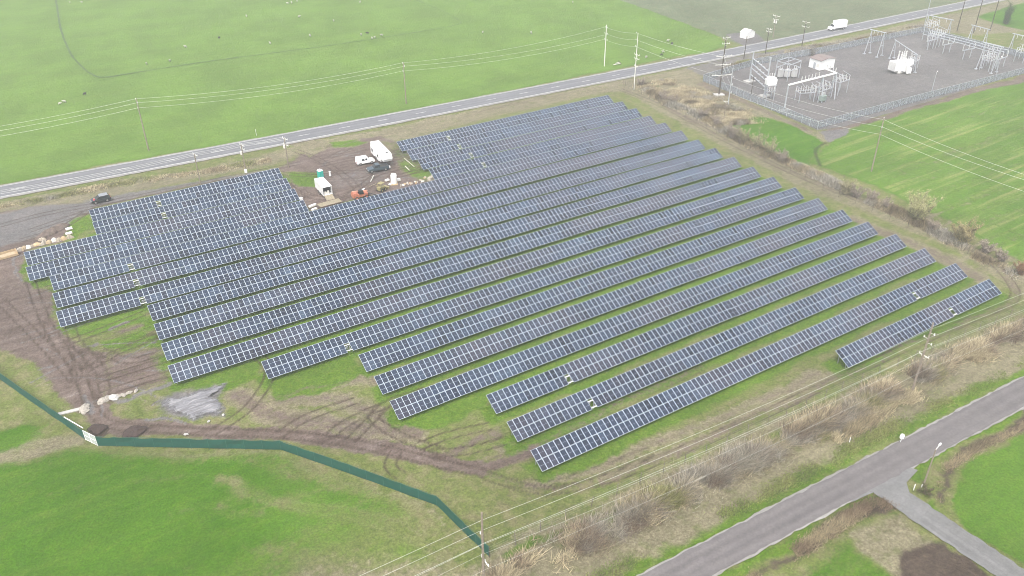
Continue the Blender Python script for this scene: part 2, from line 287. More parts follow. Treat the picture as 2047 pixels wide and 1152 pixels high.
# bare stripes in the eastern field
def cut(px, w, s, soft=.5, world=False, warp=True, ch=LUSH):
    P = np.array(px, float) if world else wpts(px); X, Y = (wx, wy) if warp else (PX_, PY_)
    m = w+soft+1; k = np.where((X > P[:, 0].min()-m) & (X < P[:, 0].max()+m) & (Y > P[:, 1].min()-m) & (Y < P[:, 1].max()+m))[0]
    if len(k): d = segdist(X[k], Y[k], P, False); MK[ch][k] *= 1-np.clip((w/2+soft-d)/(2*soft), 0, 1)*s
for k in range(30):
    y0 = 232+k*11; x0 = 1740+k*6+random.uniform(-30, 80); x1 = x0+random.uniform(120, 380); cut([(x0, y0), (x1, y0-(x1-x0)*.36)], .9, random.uniform(.4, .75), .5); line(DRY, [(x0, y0), (x1, y0-(x1-x0)*.36)], 1.2, .8, .6, warp=True, sm=False)
for k in range(12):
    cut([(1640+k*16, 322-k*3+random.uniform(-3, 3)), (1850+k*14, 400-k*3), (2100, 510-k*14)], .6, random.uniform(.4, .7), .5)
for k in range(4): cut([(1500+k*25, 248-k*3), (1640+k*4, 312-k*8)], .4, .5, .4)
for k in range(50):                        # faint drilling lines in the big field
    y0 = 236+k*4.5; line(GREEN, [(-200, y0), (120, y0-1), (400, y0-4)], .8, .22, .5, True)

for P, w_, s_ in (([(440, 965), (560, 990), (700, 1015), (850, 1060)], 1.2, .55), ([(470, 990), (600, 1012), (740, 1050), (860, 1090)], 1.2, .6), ([(240, 962), (380, 955), (470, 975)], 1.0, .5), ([(500, 935), (620, 950), (700, 985)], 1, .4)): cut(P, w_, s_, 1.2)
poly(LUSH, [(470, 1100), (560, 1060), (700, 1030), (840, 1050), (900, 1100), (700, 1250), (380, 1250)], .42, 7, op='sub')
poly(LUSH, [(620, 1090), (760, 1075), (900, 1070), (980, 1250), (560, 1250)], .45, 5, op='sub')
poly(LUSH, [(760, 1090), (830, 1075), (850, 1100), (780, 1115)], .55, 2)
poly(LUSH, [(230, 930), (560, 922), (600, 935), (300, 950)], .15, 2, op='sub')
for k in range(26):
    x, y = random.uniform(0, 700), random.uniform(940, 1150); cut([(x, y), (x+random.uniform(20, 90), y-random.uniform(-4, 14))], random.uniform(.4, 1.4), random.uniform(.2, .45), 1.2)
cut([(98, 930), (95, 1060), (92, 1200)], .5, .3, .6, warp=False)

def spk(a, n, x0, x1, y0, y1, wm):
    for k in range(n):
        x, y = random.uniform(x0, x1), random.uniform(y0, y1); l = random.uniform(5, 22); cut([(x, y), (x+l, y-l*random.uniform(.0, .35))], random.uniform(.15, wm), -2.5, .25, ch=a)
def pale(px, w, s=1.): line(GRAV, px, w, s, .3, warp=True); line(DRY, px, w, s, .3, warp=True)
for P in ([(668, 306), (700, 300), (740, 294)], [(690, 312), (720, 305)], [(640, 330), (650, 322)], [(690, 350), (712, 346), (700, 356)], [(735, 350), (760, 345)], [(200, 405), (240, 395)], [(80, 690), (120, 715)], [(70, 740), (100, 732)], [(225, 655), (260, 642)], [(180, 690), (195, 684)], [(210, 690), (222, 682)], [(40, 540), (20, 520), (60, 500)], [(45, 560), (35, 540)],
          [(300, 840), (340, 838), (380, 850)], [(165, 790), (180, 830)], [(185, 800), (200, 835)], [(300, 812), (330, 800)]): pale(P, random.uniform(.3, .8))

for P in ([(650, 285), (700, 280), (740, 285), (700, 295), (655, 297)], [(795, 322), (830, 330), (862, 350), (840, 355), (800, 338)], [(575, 345), (632, 350), (645, 362), (600, 366)]): poly(GREEN, P, .75, 1.2); poly(MUD, P, .8, 1.2, op='sub')
poly(MUD, [(740, 272), (860, 300), (872, 360), (850, 365), (800, 330), (770, 300)], .5, 2, op='sub')

for P, w_, s_ in (([(1060, 975), (1250, 905), (1450, 830), (1640, 745)], 1.4, .55), ([(1200, 950), (1400, 880), (1560, 800), (1700, 735)], 1.0, .5), ([(1700, 440), (1850, 500), (1960, 560)], 3.5, .5), ([(1330, 215), (1500, 290), (1650, 365)], 3, .55), ([(1010, 890), (1160, 815), (1350, 735), (1500, 668)], 1.6, .45), ([(560, 790), (700, 760), (760, 770)], 2, .5), ([(640, 300), (800, 262), (1000, 215), (1200, 172)], 1.2, .6), ([(480, 790), (560, 830), (700, 850), (830, 870)], 4, .55), ([(560, 800), (680, 800), (770, 840)], 3, .5)): line(MUD, P, w_, s_, 1.0, warp=True); line(DRY, P, w_+1.5, .8, 1.2, warp=True)
# array rows: name, y of front edge, x start, x end, columns, missing column, label
ROWS = [
 ('A', 67.09, 110.34, 155.73, 44, 29, 'shortest row of solar panels, at the right behind the leaning pole'),
 ('B', 74.41, 51.81, 155.82, 102, 86, 'foremost long row of solar panels, second row from the bottom right corner'),
 ('C', 81.8, 52.24, 156.17, 102, 14, 'second long row of solar panels from the front, starting just above the foremost'),
 ('D', 89.1, 52.86, 156.51, 102, 14, 'third long row of solar panels from the front, one lower panel missing'),
 ('E', 96.13, 39.07, 156.3, 115, -1, 'fourth long row of solar panels from the front, starting beside the loop of tyre tracks'),
 ('F', 103.33, 39.57, 156.62, 115, -1, 'fifth long row of solar panels from the front, complete'),
 ('G', 110.48, 39.84, 156.73, 115, -1, 'sixth long row of solar panels counted from the front, with no panel missing'),
 ('H', 117.53, 25.01, 156.81, 129, 14, 'seventh long row of solar panels, one lower panel missing near its left end on grass'),
 ('I', 124.85, 11.19, 157.23, 143, -1, 'eighth long row of solar panels, its left end just above the pale gravel heap'),
 ('J', 132.05, 11.68, 157.58, 143, -1, 'ninth long row of solar panels, directly behind the row above the gravel heap'),
 ('K', 139.25, 12.01, 158.02, 143, -1, 'tenth long row of solar panels, ending left in the muddy grass'),
 ('L', 146.43, 12.37, 158.32, 143, -1, 'eleventh long row of solar panels, beginning just right of the three far left rows'),
 ('M', 153.35, -2.54, 158.57, 158, 14, 'twelfth long row of solar panels, front one of the three starting far left'),
 ('N', 160.94, -2.19, 159.26, 158, 14, 'thirteenth long row of solar panels, middle one of the three starting far left'),
 ('O', 168.22, -1.83, 159.67, 158, 14, 'longest rearmost full row of solar panels, passing right in front of the flatbed trailer'),
 ('P', 174.93, -5.44, 53.65, 58, -1, 'front row of the left rear block of solar panels, ending by the plastic wrapped pallet'),
 ('Q', 182.09, -5.07, 54.04, 58, -1, 'second row of the left rear block of solar panels, beginning by the rubbish line'),
 ('R', 189.19, 9.52, 54.48, 44, 14, 'third row of the left rear block of solar panels, next to last'),
 ('S', 196.34, 9.88, 54.87, 44, 14, 'rearmost row of the left block of solar panels, beside the parked dark car'),
 ('P2', 174.93, 86.81, 159.72, 71, 14, 'front row of the right rear block of solar panels, starting by the debris heap'),
 ('Q2', 182.09, 87.3, 160.33, 72, 14, 'second row of the right rear block of solar panels, starting behind the debris heap'),
 ('R2', 189.19, 87.63, 160.74, 72, 14, 'third row of the right rear block of solar panels, next to last before the highway'),
 ('S2', 196.34, 88.02, 160.77, 71, 14, 'rearmost row of the right block of solar panels, beside the highway verge'),
]
for n, v, a, b, N, g, lb in ROWS:
    poly(GREEN, [(a-1.5, v-1.6), (b+1.5, v-1.6), (b+1.5, v+3.8), (a-1.5, v+3.8)], .85, 1.3, True)
    if n in 'ABCDEFGHIJKLMNO':
        ruts([(a-6, v-3.2), (a+10, v-2.6), ((a+b)/2, v-2.3+random.uniform(-.3, .3)), (b-8, v-2.6), (b+4, v-3.4)], random.uniform(.2, .38), .85, .4, True, mud=(.3 if n in 'BCDF' else .12))
line(MUD, [(70, 79.2), (95, 78.6), (150, 79)], 2, .4, 1, True, warp=True)
line(DRY, [(60, 86.5), (100, 86.2), (156, 87)], 2.2, .4, 1, True, warp=True)
line(DRY, [(55, 71), (90, 70.5), (156, 62)], 2.5, .4, 1, True, warp=True)

# ground relief: roadside ditches, low ruts
ZZ = (fbm(PX_, PY_, 14, 31)-.5)*.25
ZZ -= np.clip(MK[TRK], 0, 1)*.06
ZZ = np.where((PY_ > 215) | (PX_ > 165), ZZ*.3, ZZ)
ZZ -= .12+ZZ.max()*0
NG = len(PX_); nx, ny = len(GX), len(GY)
gm = bpy.data.meshes.new('ground'); gm.vertices.add(NG); gm.vertices.foreach_set('co', np.stack([PX_, PY_, ZZ], 1).astype(np.float32).ravel())
ii = (np.arange(ny-1)[:, None]*nx+np.arange(nx-1)[None, :]).ravel(); q = np.stack([ii, ii+1, ii+nx+1, ii+nx], 1).astype(np.int32)
gm.loops.add(q.size); gm.loops.foreach_set('vertex_index', q.ravel()); gm.polygons.add(len(q)); gm.polygons.foreach_set('loop_start', np.arange(0, q.size, 4, dtype=np.int32))
gm.polygons.foreach_set('use_smooth', np.ones(len(q), bool)); gm.update(); gm.validate()
for nm, a in (('ma', 0), ('mb', 4)):
    at = gm.attributes.new(nm, 'FLOAT_COLOR', 'POINT'); at.data.foreach_set('color', MK[a:a+4].T.astype(np.float32).ravel())
go = bpy.data.objects.new('ground', gm); COL.objects.link(go); tag(go, kind='structure')

def ground_material():
    m = bpy.data.materials.new('ground_cover'); m.use_nodes = True; n = m.node_tree; L = n.links.new; bs = n.nodes['Principled BSDF']; bs.inputs['Roughness'].default_value = .95; bs.inputs['Specular IOR Level'].default_value = .15
    tc = n.nodes.new('ShaderNodeTexCoord')
    def noise(s, det=5, rough=.6, sx=1, sy=1, rot=0):
        mp = n.nodes.new('ShaderNodeMapping'); mp.inputs['Scale'].default_value = (sx, sy, 1); mp.inputs['Rotation'].default_value = (0, 0, rot); L(tc.outputs['Object'], mp.inputs[0])
        o = n.nodes.new('ShaderNodeTexNoise'); o.inputs['Scale'].default_value = s; o.inputs['Detail'].default_value = det; o.inputs['Roughness'].default_value = rough; L(mp.outputs[0], o.inputs['Vector']); return o.outputs[0]
    def rotnoise(an, sx, sy):
        v = n.nodes.new('ShaderNodeVectorRotate'); v.rotation_type = 'Z_AXIS'; v.inputs['Angle'].default_value = -an; L(tc.outputs['Object'], v.inputs['Vector'])
        mp = n.nodes.new('ShaderNodeMapping'); mp.inputs['Scale'].default_value = (sx, sy, 1); L(v.outputs[0], mp.inputs[0])
        o = n.nodes.new('ShaderNodeTexNoise'); o.inputs['Scale'].default_value = 1; o.inputs['Detail'].default_value = 5; o.inputs['Roughness'].default_value = .65; L(mp.outputs[0], o.inputs['Vector']); return o.outputs[0]
    def ramp(f, *st):
        r = n.nodes.new('ShaderNodeValToRGB'); e = r.color_ramp.elements
        e[0].position, e[0].color = st[0][0], (*st[0][1], 1); e[1].position, e[1].color = st[-1][0], (*st[-1][1], 1)
        for p, c in st[1:-1]: x = e.new(p); x.color = (*c, 1)
        L(f, r.inputs[0]); return r.outputs[0]
    def math_(op, a, b):
        o = n.nodes.new('ShaderNodeMath'); o.operation = op
        for i, v in enumerate((a, b)):
            if isinstance(v, (int, float)): o.inputs[i].default_value = v
            else: L(v, o.inputs[i])
        return o.outputs[0]
    def mrange(f, a, b, c, d, sm=True):
        o = n.nodes.new('ShaderNodeMapRange'); o.interpolation_type = 'SMOOTHSTEP' if sm else 'LINEAR'
        for i, v in zip((1, 2, 3, 4), (a, b, c, d)): o.inputs[i].default_value = v
        L(f, o.inputs[0]); return o.outputs[0]
    def mix(f, a, b, bt='MIX'):
        o = n.nodes.new('ShaderNodeMix'); o.data_type = 'RGBA'; o.blend_type = bt
        if isinstance(f, (int, float)): o.inputs[0].default_value = f
        else: L(f, o.inputs[0])
        for i, v in ((6, a), (7, b)):
            if isinstance(v, tuple): o.inputs[i].default_value = (*v, 1)
            else: L(v, o.inputs[i])
        return o.outputs[2]
    ch = []
    for nm in ('ma', 'mb'):
        a = n.nodes.new('ShaderNodeAttribute'); a.attribute_name = nm; s = n.nodes.new('ShaderNodeSeparateColor'); L(a.outputs['Color'], s.inputs[0]); ch += [s.outputs[0], s.outputs[1], s.outputs[2], a.outputs['Alpha']]
    nb = noise(.05, 6, .6); nm_ = noise(.35, 6, .65); nf = noise(1.6, 6, .8); nr = noise(.6, 5, .6, .18, 1.); nfine = noise(3.2, 5, .8)
    nh = noise(.9, 6, .7)
    base = mix(mrange(nm_, .4, .68, 0, 1), ramp(nh, (.25, (.075, .105, .022)), (.75, (.15, .175, .05))), ramp(nh, (.25, (.13, .125, .055)), (.75, (.21, .195, .10))))
    dry = mix(mrange(nh, .3, .7, 0, 1), ramp(nr, (.3, (.10, .085, .05)), (.7, (.20, .18, .115))), ramp(nf, (.3, (.15, .14, .08)), (.7, (.27, .235, .16))))
    dry = mix(mrange(nm_, .5, .68, 0, .6), dry, (.10, .12, .035))
    far = ramp(nm_, (.3, (.085, .12, .06)), (.7, (.14, .145, .085)))
    green = ramp(nh, (.25, (.046, .10, .007)), (.5, (.08, .145, .012)), (.8, (.135, .175, .03)))
    lush = ramp(noise(.5, 8, .75, .5, 1.2), (.3, (.036, .108, .002)), (.52, (.054, .134, .003)), (.72, (.095, .165, .012)))
    lush = mix(ch[6], lush, ramp(noise(.4, 8, .75, .4, 1.4), (.3, (.082, .165, .014)), (.7, (.128, .205, .035))))
    e0 = G(1850, 300); e1 = G(2047, 229); an = math.atan2(e1.y-e0.y, e1.x-e0.x)
    sA = noise(1., 4, .6, .03, .55, -an) if 0 else rotnoise(an, .02, .45); sB = rotnoise(0., .015, .3)
    inF3 = math_('MULTIPLY', mrange(ch[6], .45, .55, 0, 1), mrange(ch[6], .68, .78, 1, 0))
    lush = mix(math_('MULTIPLY', inF3, mrange(sA, .50, .66, 0, .85)), lush, (.21, .23, .075))
    lush = mix(mrange(sB, .45, .7, 0, .3), lush, (.13, .185, .03))
    lush = mix(mrange(nf, .3, .7, .0, .22), lush, (.035, .09, .006))
    mud = mix(mrange(nh, .3, .7, 0, 1), ramp(nr, (.28, (.06, .040, .032)), (.5, (.125, .093, .079)), (.68, (.195, .158, .140)), (.8, (.30, .27, .25))), ramp(nm_, (.3, (.088, .062, .052)), (.7, (.175, .136, .118))))
    grav = mix(mrange(nm_, .3, .7, 0, 1), ramp(nf, (.2, (.095, .09, .09)), (.8, (.15, .145, .146))), ramp(nh, (.3, (.12, .108, .105)), (.7, (.19, .178, .175))))
    dark = ramp(nh, (.25, (.035, .025, .02)), (.6, (.075, .055, .042)), (.85, (.13, .10, .07)))
    def fac(c, k, nz, lo=.3, hi=.7): return mrange(math_('ADD', ch[c], math_('MULTIPLY', math_('SUBTRACT', nz, .5), k)), lo, hi, 0, 1)
    c = base
    c = mix(fac(3, .9, nh), c, dry)
    c = mix(fac(5, .4, nm_), c, far)
    c = mix(fac(6, .9, nm_), c, green)
    c = mix(fac(0, 1.0, nh, .25, .75), c, lush)
    c = mix(fac(1, 1.0, nh), c, mud)
    c = mix(fac(2, .8, nh), c, grav)
    c = mix(fac(4, 1.0, nh), c, dark)
    tr = math_('MULTIPLY', mrange(math_('ADD', ch[7], math_('MULTIPLY', math_('SUBTRACT', nh, .5), .5)), .1, .7, 0, 1), .9)
    trc = mix(ch[0], (.048, .031, .022), (.035, .062, .012))
    c = mix(tr, c, trc)
    c = mix(1., c, mrange(nb, .3, .7, .86, 1.14), 'MULTIPLY')
    c = mix(1., c, mrange(nfine, .32, .68, .72, 1.3), 'MULTIPLY')
    L(c, bs.inputs['Base Color'])
    bp = n.nodes.new('ShaderNodeBump'); bp.inputs['Strength'].default_value = .8; bp.inputs['Distance'].default_value = .25; L(math_('ADD', nf, math_('MULTIPLY', nh, 2)), bp.inputs['Height']); L(bp.outputs[0], bs.inputs['Normal'])
    return m
gm.materials.append(ground_material())

# ------------------------------------------------------------------ roads
def road_mat(name, c1, c2, along, sc_=.5, edge=None):
    m = bpy.data.materials.new(name); m.use_nodes = True; n = m.node_tree; L = n.links.new; bs = n.nodes['Principled BSDF']; bs.inputs['Roughness'].default_value = .85
    uv = n.nodes.new('ShaderNodeTexCoord'); mp = n.nodes.new('ShaderNodeMapping'); mp.inputs['Scale'].default_value = (.03, 1.0, 1); L(uv.outputs['UV'], mp.inputs[0])
    a = n.nodes.new('ShaderNodeTexNoise'); a.inputs['Scale'].default_value = 1.1; a.inputs['Detail'].default_value = 4; L(mp.outputs[0], a.inputs['Vector'])
    b = n.nodes.new('ShaderNodeTexNoise'); b.inputs['Scale'].default_value = .45; b.inputs['Detail'].default_value = 8; b.inputs['Roughness'].default_value = .7; L(uv.outputs['Object'], b.inputs['Vector'])
    ad = n.nodes.new('ShaderNodeMix'); ad.inputs[0].default_value = .5; L(a.outputs[0], ad.inputs[2]); L(b.outputs[0], ad.inputs[3])
    r = n.nodes.new('ShaderNodeValToRGB'); r.color_ramp.elements[0].position = .36; r.color_ramp.elements[1].position = .64
    r.color_ramp.elements[0].color = (*c1, 1); r.color_ramp.elements[1].color = (*c2, 1); L(ad.outputs[0], r.inputs[0])
    sp = n.nodes.new('ShaderNodeSeparateXYZ'); L(uv.outputs['UV'], sp.inputs[0]); w_ = n.nodes.new('ShaderNodeMath'); w_.operation = 'PINGPONG'; w_.inputs[1].default_value = .9; L(sp.outputs[1], w_.inputs[0])
    wr_ = n.nodes.new('ShaderNodeMapRange'); wr_.inputs[1].default_value = .1; wr_.inputs[2].default_value = .8; wr_.inputs[3].default_value = 1.05; wr_.inputs[4].default_value = .90; L(w_.outputs[0], wr_.inputs[0])
    c_ = n.nodes.new('ShaderNodeTexNoise'); c_.inputs['Scale'].default_value = 2.4; c_.inputs['Detail'].default_value = 8; c_.inputs['Roughness'].default_value = .8; L(uv.outputs['Object'], c_.inputs['Vector'])
    cr = n.nodes.new('ShaderNodeMapRange'); cr.inputs[1].default_value = .3; cr.inputs[2].default_value = .7; cr.inputs[3].default_value = .78; cr.inputs[4].default_value = 1.22; L(c_.outputs[0], cr.inputs[0])
    mm = n.nodes.new('ShaderNodeMath'); mm.operation = 'MULTIPLY'; L(wr_.outputs[0], mm.inputs[0]); L(cr.outputs[0], mm.inputs[1])
    mx = n.nodes.new('ShaderNodeMix'); mx.data_type = 'RGBA'; mx.blend_type = 'MULTIPLY'; mx.inputs[0].default_value = 1; L(r.outputs[0], mx.inputs[6]); L(mm.outputs[0], mx.inputs[7]); L(mx.outputs[2], bs.inputs['Base Color'])
    return m
def strip(name, P, wl, wr, z, m, jitter=0, sub=4.):
    P = np.array(P, float); S = [P[0]]
    for a, b in zip(P[:-1], P[1:]):
        k = max(1, int(np.linalg.norm(b-a)/sub)); S += [a+(b-a)*(i+1)/k for i in range(k)]
    S = np.array(S); t = np.gradient(S, axis=0); t /= np.linalg.norm(t, axis=1)[:, None]; nn = np.stack([-t[:, 1], t[:, 0]], 1); n = len(S)
    wl = np.interp(np.arange(n), [0, n-1], wl if isinstance(wl, tuple) else (wl, wl)); wr = np.interp(np.arange(n), [0, n-1], wr if isinstance(wr, tuple) else (wr, wr))
    jl = RNG.normal(0, 1, n)*jitter; jr = RNG.normal(0, 1, n)*jitter
    v = []; f = []; uv = []; s = 0
    for i in range(n):
        if i: s += np.linalg.norm(S[i]-S[i-1])
        A = S[i]+nn[i]*(wl[i]+jl[i]); B = S[i]-nn[i]*(wr[i]+jr[i]); v += [(A[0], A[1], z), (B[0], B[1], z)]; uv += [(s, wl[i]), (s, -wr[i])]
        if i: f.append((2*i-2, 2*i-1, 2*i+1, 2*i))
    me = bpy.data.meshes.new(name); me.from_pydata(v, [], f); u = me.uv_layers.new(name='UVMap')
    u.data.foreach_set('uv', [c for p in me.polygons for vi in p.vertices for c in uv[vi]]); me.materials.append(m)
    o = bpy.data.objects.new(name, me); COL.objects.link(o); return tag(o, kind='structure')
def gp(*P): return [(G(*p)[0], G(*p)[1]) for p in P]
hw_top = gp((0, 372), (300, 318), (700, 245), (1000, 190), (1200, 149), (1380, 115), (1520, 87.5), (1694, 52.5), (1868, 17.5))
hw_bot = gp((0, 394), (300, 339), (700, 262), (1000, 204), (1200, 162), (1380, 126.5), (1520, 100), (1694, 63), (1868, 28))
def ext(P, d0, d1):
    P = [np.array(p) for p in P]; a = P[0]-P[1]; b = P[-1]-P[-2]
    return [P[0]+a/np.linalg.norm(a)*d0]+P+[P[-1]+b/np.linalg.norm(b)*d1]
HC = [((a[0]+b[0])/2, (a[1]+b[1])/2) for a, b in zip(hw_top, hw_bot)]
print('hw widths', [round(math.dist(a, b), 1) for a, b in zip(hw_top, hw_bot)], 'center', [(round(a), round(b, 1)) for a, b in HC])
cf = np.polyfit([p[0] for p in HC], [p[1] for p in HC], 3 if 0 else 2)
HC = [(x, float(np.polyval(cf, x))) for x in np.linspace(-60, 340, 30)]; s_ = (HC[-1][1]-HC[-2][1])/(HC[-1][0]-HC[-2][0]); HC = [(-400, HC[0][1]+(-340)*(HC[1][1]-HC[0][1])/(HC[1][0]-HC[0][0]))]+HC+[(900, HC[-1][1]+560*s_)]
fp = smooth_line(wpts(FPATH), 6); kf = int(len(fp)*.48); pm_ = mat('worn_path_grass', (.045, .085, .02), .95, var=.35, vscale=.4); strip('field_path', [tuple(p) for p in fp[:kf]], (.4, .3), (.4, .3), .06, pm_, .08, 2.); pm2 = mat('faint_path_grass', (.065, .12, .022), .95, var=.35, vscale=.3); strip('field_path', [tuple(p) for p in fp[kf-1:]], (.3, .15), (.3, .15), .06, pm2, .08, 2.)
asph = road_mat('highway_asphalt', (.115, .117, .128), (.165, .167, .178), 0); shoul = road_mat('shoulder_gravel', (.19, .18, .17), (.30, .29, .275), 0)
lane_m = road_mat('worn_field_road', (.095, .087, .088), (.145, .133, .132), 0); side_m = road_mat('gravel_side_road', (.10, .10, .10), (.18, .178, .175), 0)
paint = mat('road_paint', (.50, .50, .49), .6, var=.15, vscale=1.5)
strip('highway_shoulder', HC, 4.35, 4.75, .02, shoul, .1, 2.)
strip('highway', HC, 3.7, 3.7, .03, asph)
strip('edge_line', HC, 3.55, -3.38, .036, paint); strip('edge_line', HC, -3.3, 3.56, .036, paint)
D = []; s = 0
mb = MB(); cum = np.concatenate([[0], np.cumsum([math.dist(a, b) for a, b in zip(HC[:-1], HC[1:])])]); hx = [p[0] for p in HC]; hy = [p[1] for p in HC]
s = 6
while s < cum[-1]-5:
    a = (np.interp(s, cum, hx), np.interp(s, cum, hy)); b = (np.interp(s+3.4, cum, hx), np.interp(s+3.4, cum, hy)); w_ = .1
    mb.add([(a[0], a[1]-w_, .036), (b[0], b[1]-w_, .036), (b[0], b[1]+w_, .036), (a[0], a[1]+w_, .036)], [(0, 1, 2, 3)]); s += 12.2
tag(mb.build('centre_line', paint), kind='structure')
# near field road and side road
up_ = gp((1290, 1152), (1347, 1117), (1486, 1043.7), (1625, 967.3), (1764, 894.4), (1903, 828.4), (2047, 759)); lo_ = gp((1405, 1165), (1427, 1152), (1555, 1078), (1694, 998.5), (1816, 938), (1937, 870), (2047, 818))
pu_ = np.polyfit([p[0] for p in up_], [p[1] for p in up_], 2); pl_ = np.polyfit([p[0] for p in lo_], [p[1] for p in lo_], 2)
print('lane', up_, lo_)
xs = np.linspace(45, 175, 34); LC = [(x, (np.polyval(np.polyfit([p[0] for p in up_], [p[1] for p in up_], 1), x)+np.polyval(np.polyfit([p[0] for p in lo_], [p[1] for p in lo_], 1), x))/2) for x in xs]
k_ = np.polyfit([p[0] for p in up_], [p[1] for p in up_], 1); kl = np.polyfit([p[0] for p in lo_], [p[1] for p in lo_], 1)
wh = abs(np.polyval(k_, 85)-np.polyval(kl, 85))/2*math.cos(math.atan(k_[0])); print('lane half width', wh)
LC = ext(LC, 250, 400)
strip('road_shoulder', LC, wh+.3, wh+.25, .015, shoul, .1, .7); strip('field_road', LC, wh, wh, .03, lane_m, .06, .8)
sl_ = gp((1746, 984.6), (1784, 1009), (1833, 1047), (1903, 1092), (1993, 1152)); sr_ = gp((1816, 962), (1822, 985), (1861, 1012), (1937, 1064.5), (2047, 1140))
SC = [((a[0]+b[0])/2, (a[1]+b[1])/2) for a, b in zip(sl_, sr_)]
print('side', sl_, sr_)
d_ = np.array(SC[-1])-np.array(SC[1]); d_ /= np.linalg.norm(d_); wsd = np.mean([math.dist(a, b) for a, b in zip(sl_[2:], sr_[2:])])/2
P0 = np.array(SC[2])-d_*6.5; strip('side_road', [P0, np.array(SC[2]), np.array(SC[-1]), np.array(SC[-1])+d_*300], (wsd*.98), (wsd*.98), .022, side_m, .1, .8)
J = gp((1700, 1005), (1746, 984.6), (1784, 1009), (1833, 1047), (1861, 1012), (1818, 985), (1812, 965), (1835, 940), (1800, 930), (1730, 960))
mb = MB(); mb.add([(x, y, .026) for x, y in J], [tuple(range(len(J)))]); tag(mb.build('road_junction', side_m), kind='structure')
# ------------------------------------------------------------------ solar arrays
def panel_glass():
    m = bpy.data.materials.new('solar_cells'); m.use_nodes = True; n = m.node_tree; L = n.links.new; b = n.nodes['Principled BSDF']
    a = n.nodes.new('ShaderNodeAttribute'); a.attribute_name = 'pc'; s = n.nodes.new('ShaderNodeSeparateColor'); L(a.outputs['Color'], s.inputs[0])
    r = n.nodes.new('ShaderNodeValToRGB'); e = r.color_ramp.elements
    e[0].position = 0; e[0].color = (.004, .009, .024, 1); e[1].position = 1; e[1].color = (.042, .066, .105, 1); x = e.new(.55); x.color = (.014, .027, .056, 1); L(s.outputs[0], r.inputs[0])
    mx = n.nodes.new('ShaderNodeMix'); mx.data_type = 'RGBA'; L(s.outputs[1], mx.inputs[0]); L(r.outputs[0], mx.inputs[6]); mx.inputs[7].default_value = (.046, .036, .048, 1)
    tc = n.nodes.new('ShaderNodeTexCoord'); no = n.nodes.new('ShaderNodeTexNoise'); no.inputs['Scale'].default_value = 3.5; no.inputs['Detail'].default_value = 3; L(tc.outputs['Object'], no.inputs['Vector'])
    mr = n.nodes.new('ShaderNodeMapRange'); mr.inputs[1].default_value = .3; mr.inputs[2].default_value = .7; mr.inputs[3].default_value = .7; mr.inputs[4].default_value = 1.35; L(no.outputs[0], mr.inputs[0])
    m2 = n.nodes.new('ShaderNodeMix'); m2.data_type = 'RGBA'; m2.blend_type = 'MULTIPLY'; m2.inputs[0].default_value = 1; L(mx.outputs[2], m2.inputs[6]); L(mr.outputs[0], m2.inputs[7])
    L(m2.outputs[2], b.inputs['Base Color']); b.inputs['Roughness'].default_value = .22; b.inputs['Specular IOR Level'].default_value = .55
    return m
GLASS = panel_glass(); TILT = R(26.76); SL = 3.6; ZF = .81
ct, st = math.cos(TILT), math.sin(TILT)
def panel_quads(i, j, pitch, dz, da):
    """vertices of one module: column i, j = 0 lower / 1 upper; local x along row, y/z up the slope"""
    g = .012; fr = .038; mid = .012
    x0, x1 = i*pitch+g, (i+1)*pitch-g; s0 = j*(SL/2)+(.0 if j == 0 else .03); s1 = s0+SL/2-.03
    def T(x, s, h): return (x, s*ct-h*st, ZF+s*(st+da)+h*ct+dz)
    v = [T(x, s, h) for h in (-.035, 0) for x, s in ((x0, s0), (x1, s0), (x1, s1), (x0, s1))]
    f = [(4, 5, 6, 7), (0, 3, 2, 1), (0, 1, 5, 4), (1, 2, 6, 5), (2, 3, 7, 6), (3, 0, 4, 7)]
    mi = [0]*6; sm = (s0+s1)/2
    for a, b in ((s0+fr, sm-mid), (sm+mid, s1-fr)):
        k = len(v); v += [T(x, s, .004) for x, s in ((x0+fr, a), (x1-fr, a), (x1-fr, b), (x0+fr, b))]; f.append((k, k+1, k+2, k+3)); mi.append(1)
    return v, f, mi
def panel_mesh(items, name):
    V = []; F = []; Mi = []; C = []
    for v, f, mi, c in items:
        k = len(V); V += v; F += [tuple(q+k for q in ff) for ff in f]; Mi += mi; C += [(*c, 0, 1)]*len(v)
    me = bpy.data.meshes.new(name); me.from_pydata(V, [], F); me.materials.append(M['frame']); me.materials.append(GLASS); me.polygons.foreach_set('material_index', Mi)
    at = me.attributes.new('pc', 'FLOAT_COLOR', 'POINT'); at.data.foreach_set('color', np.array(C, np.float32).ravel()); me.update()
    return me
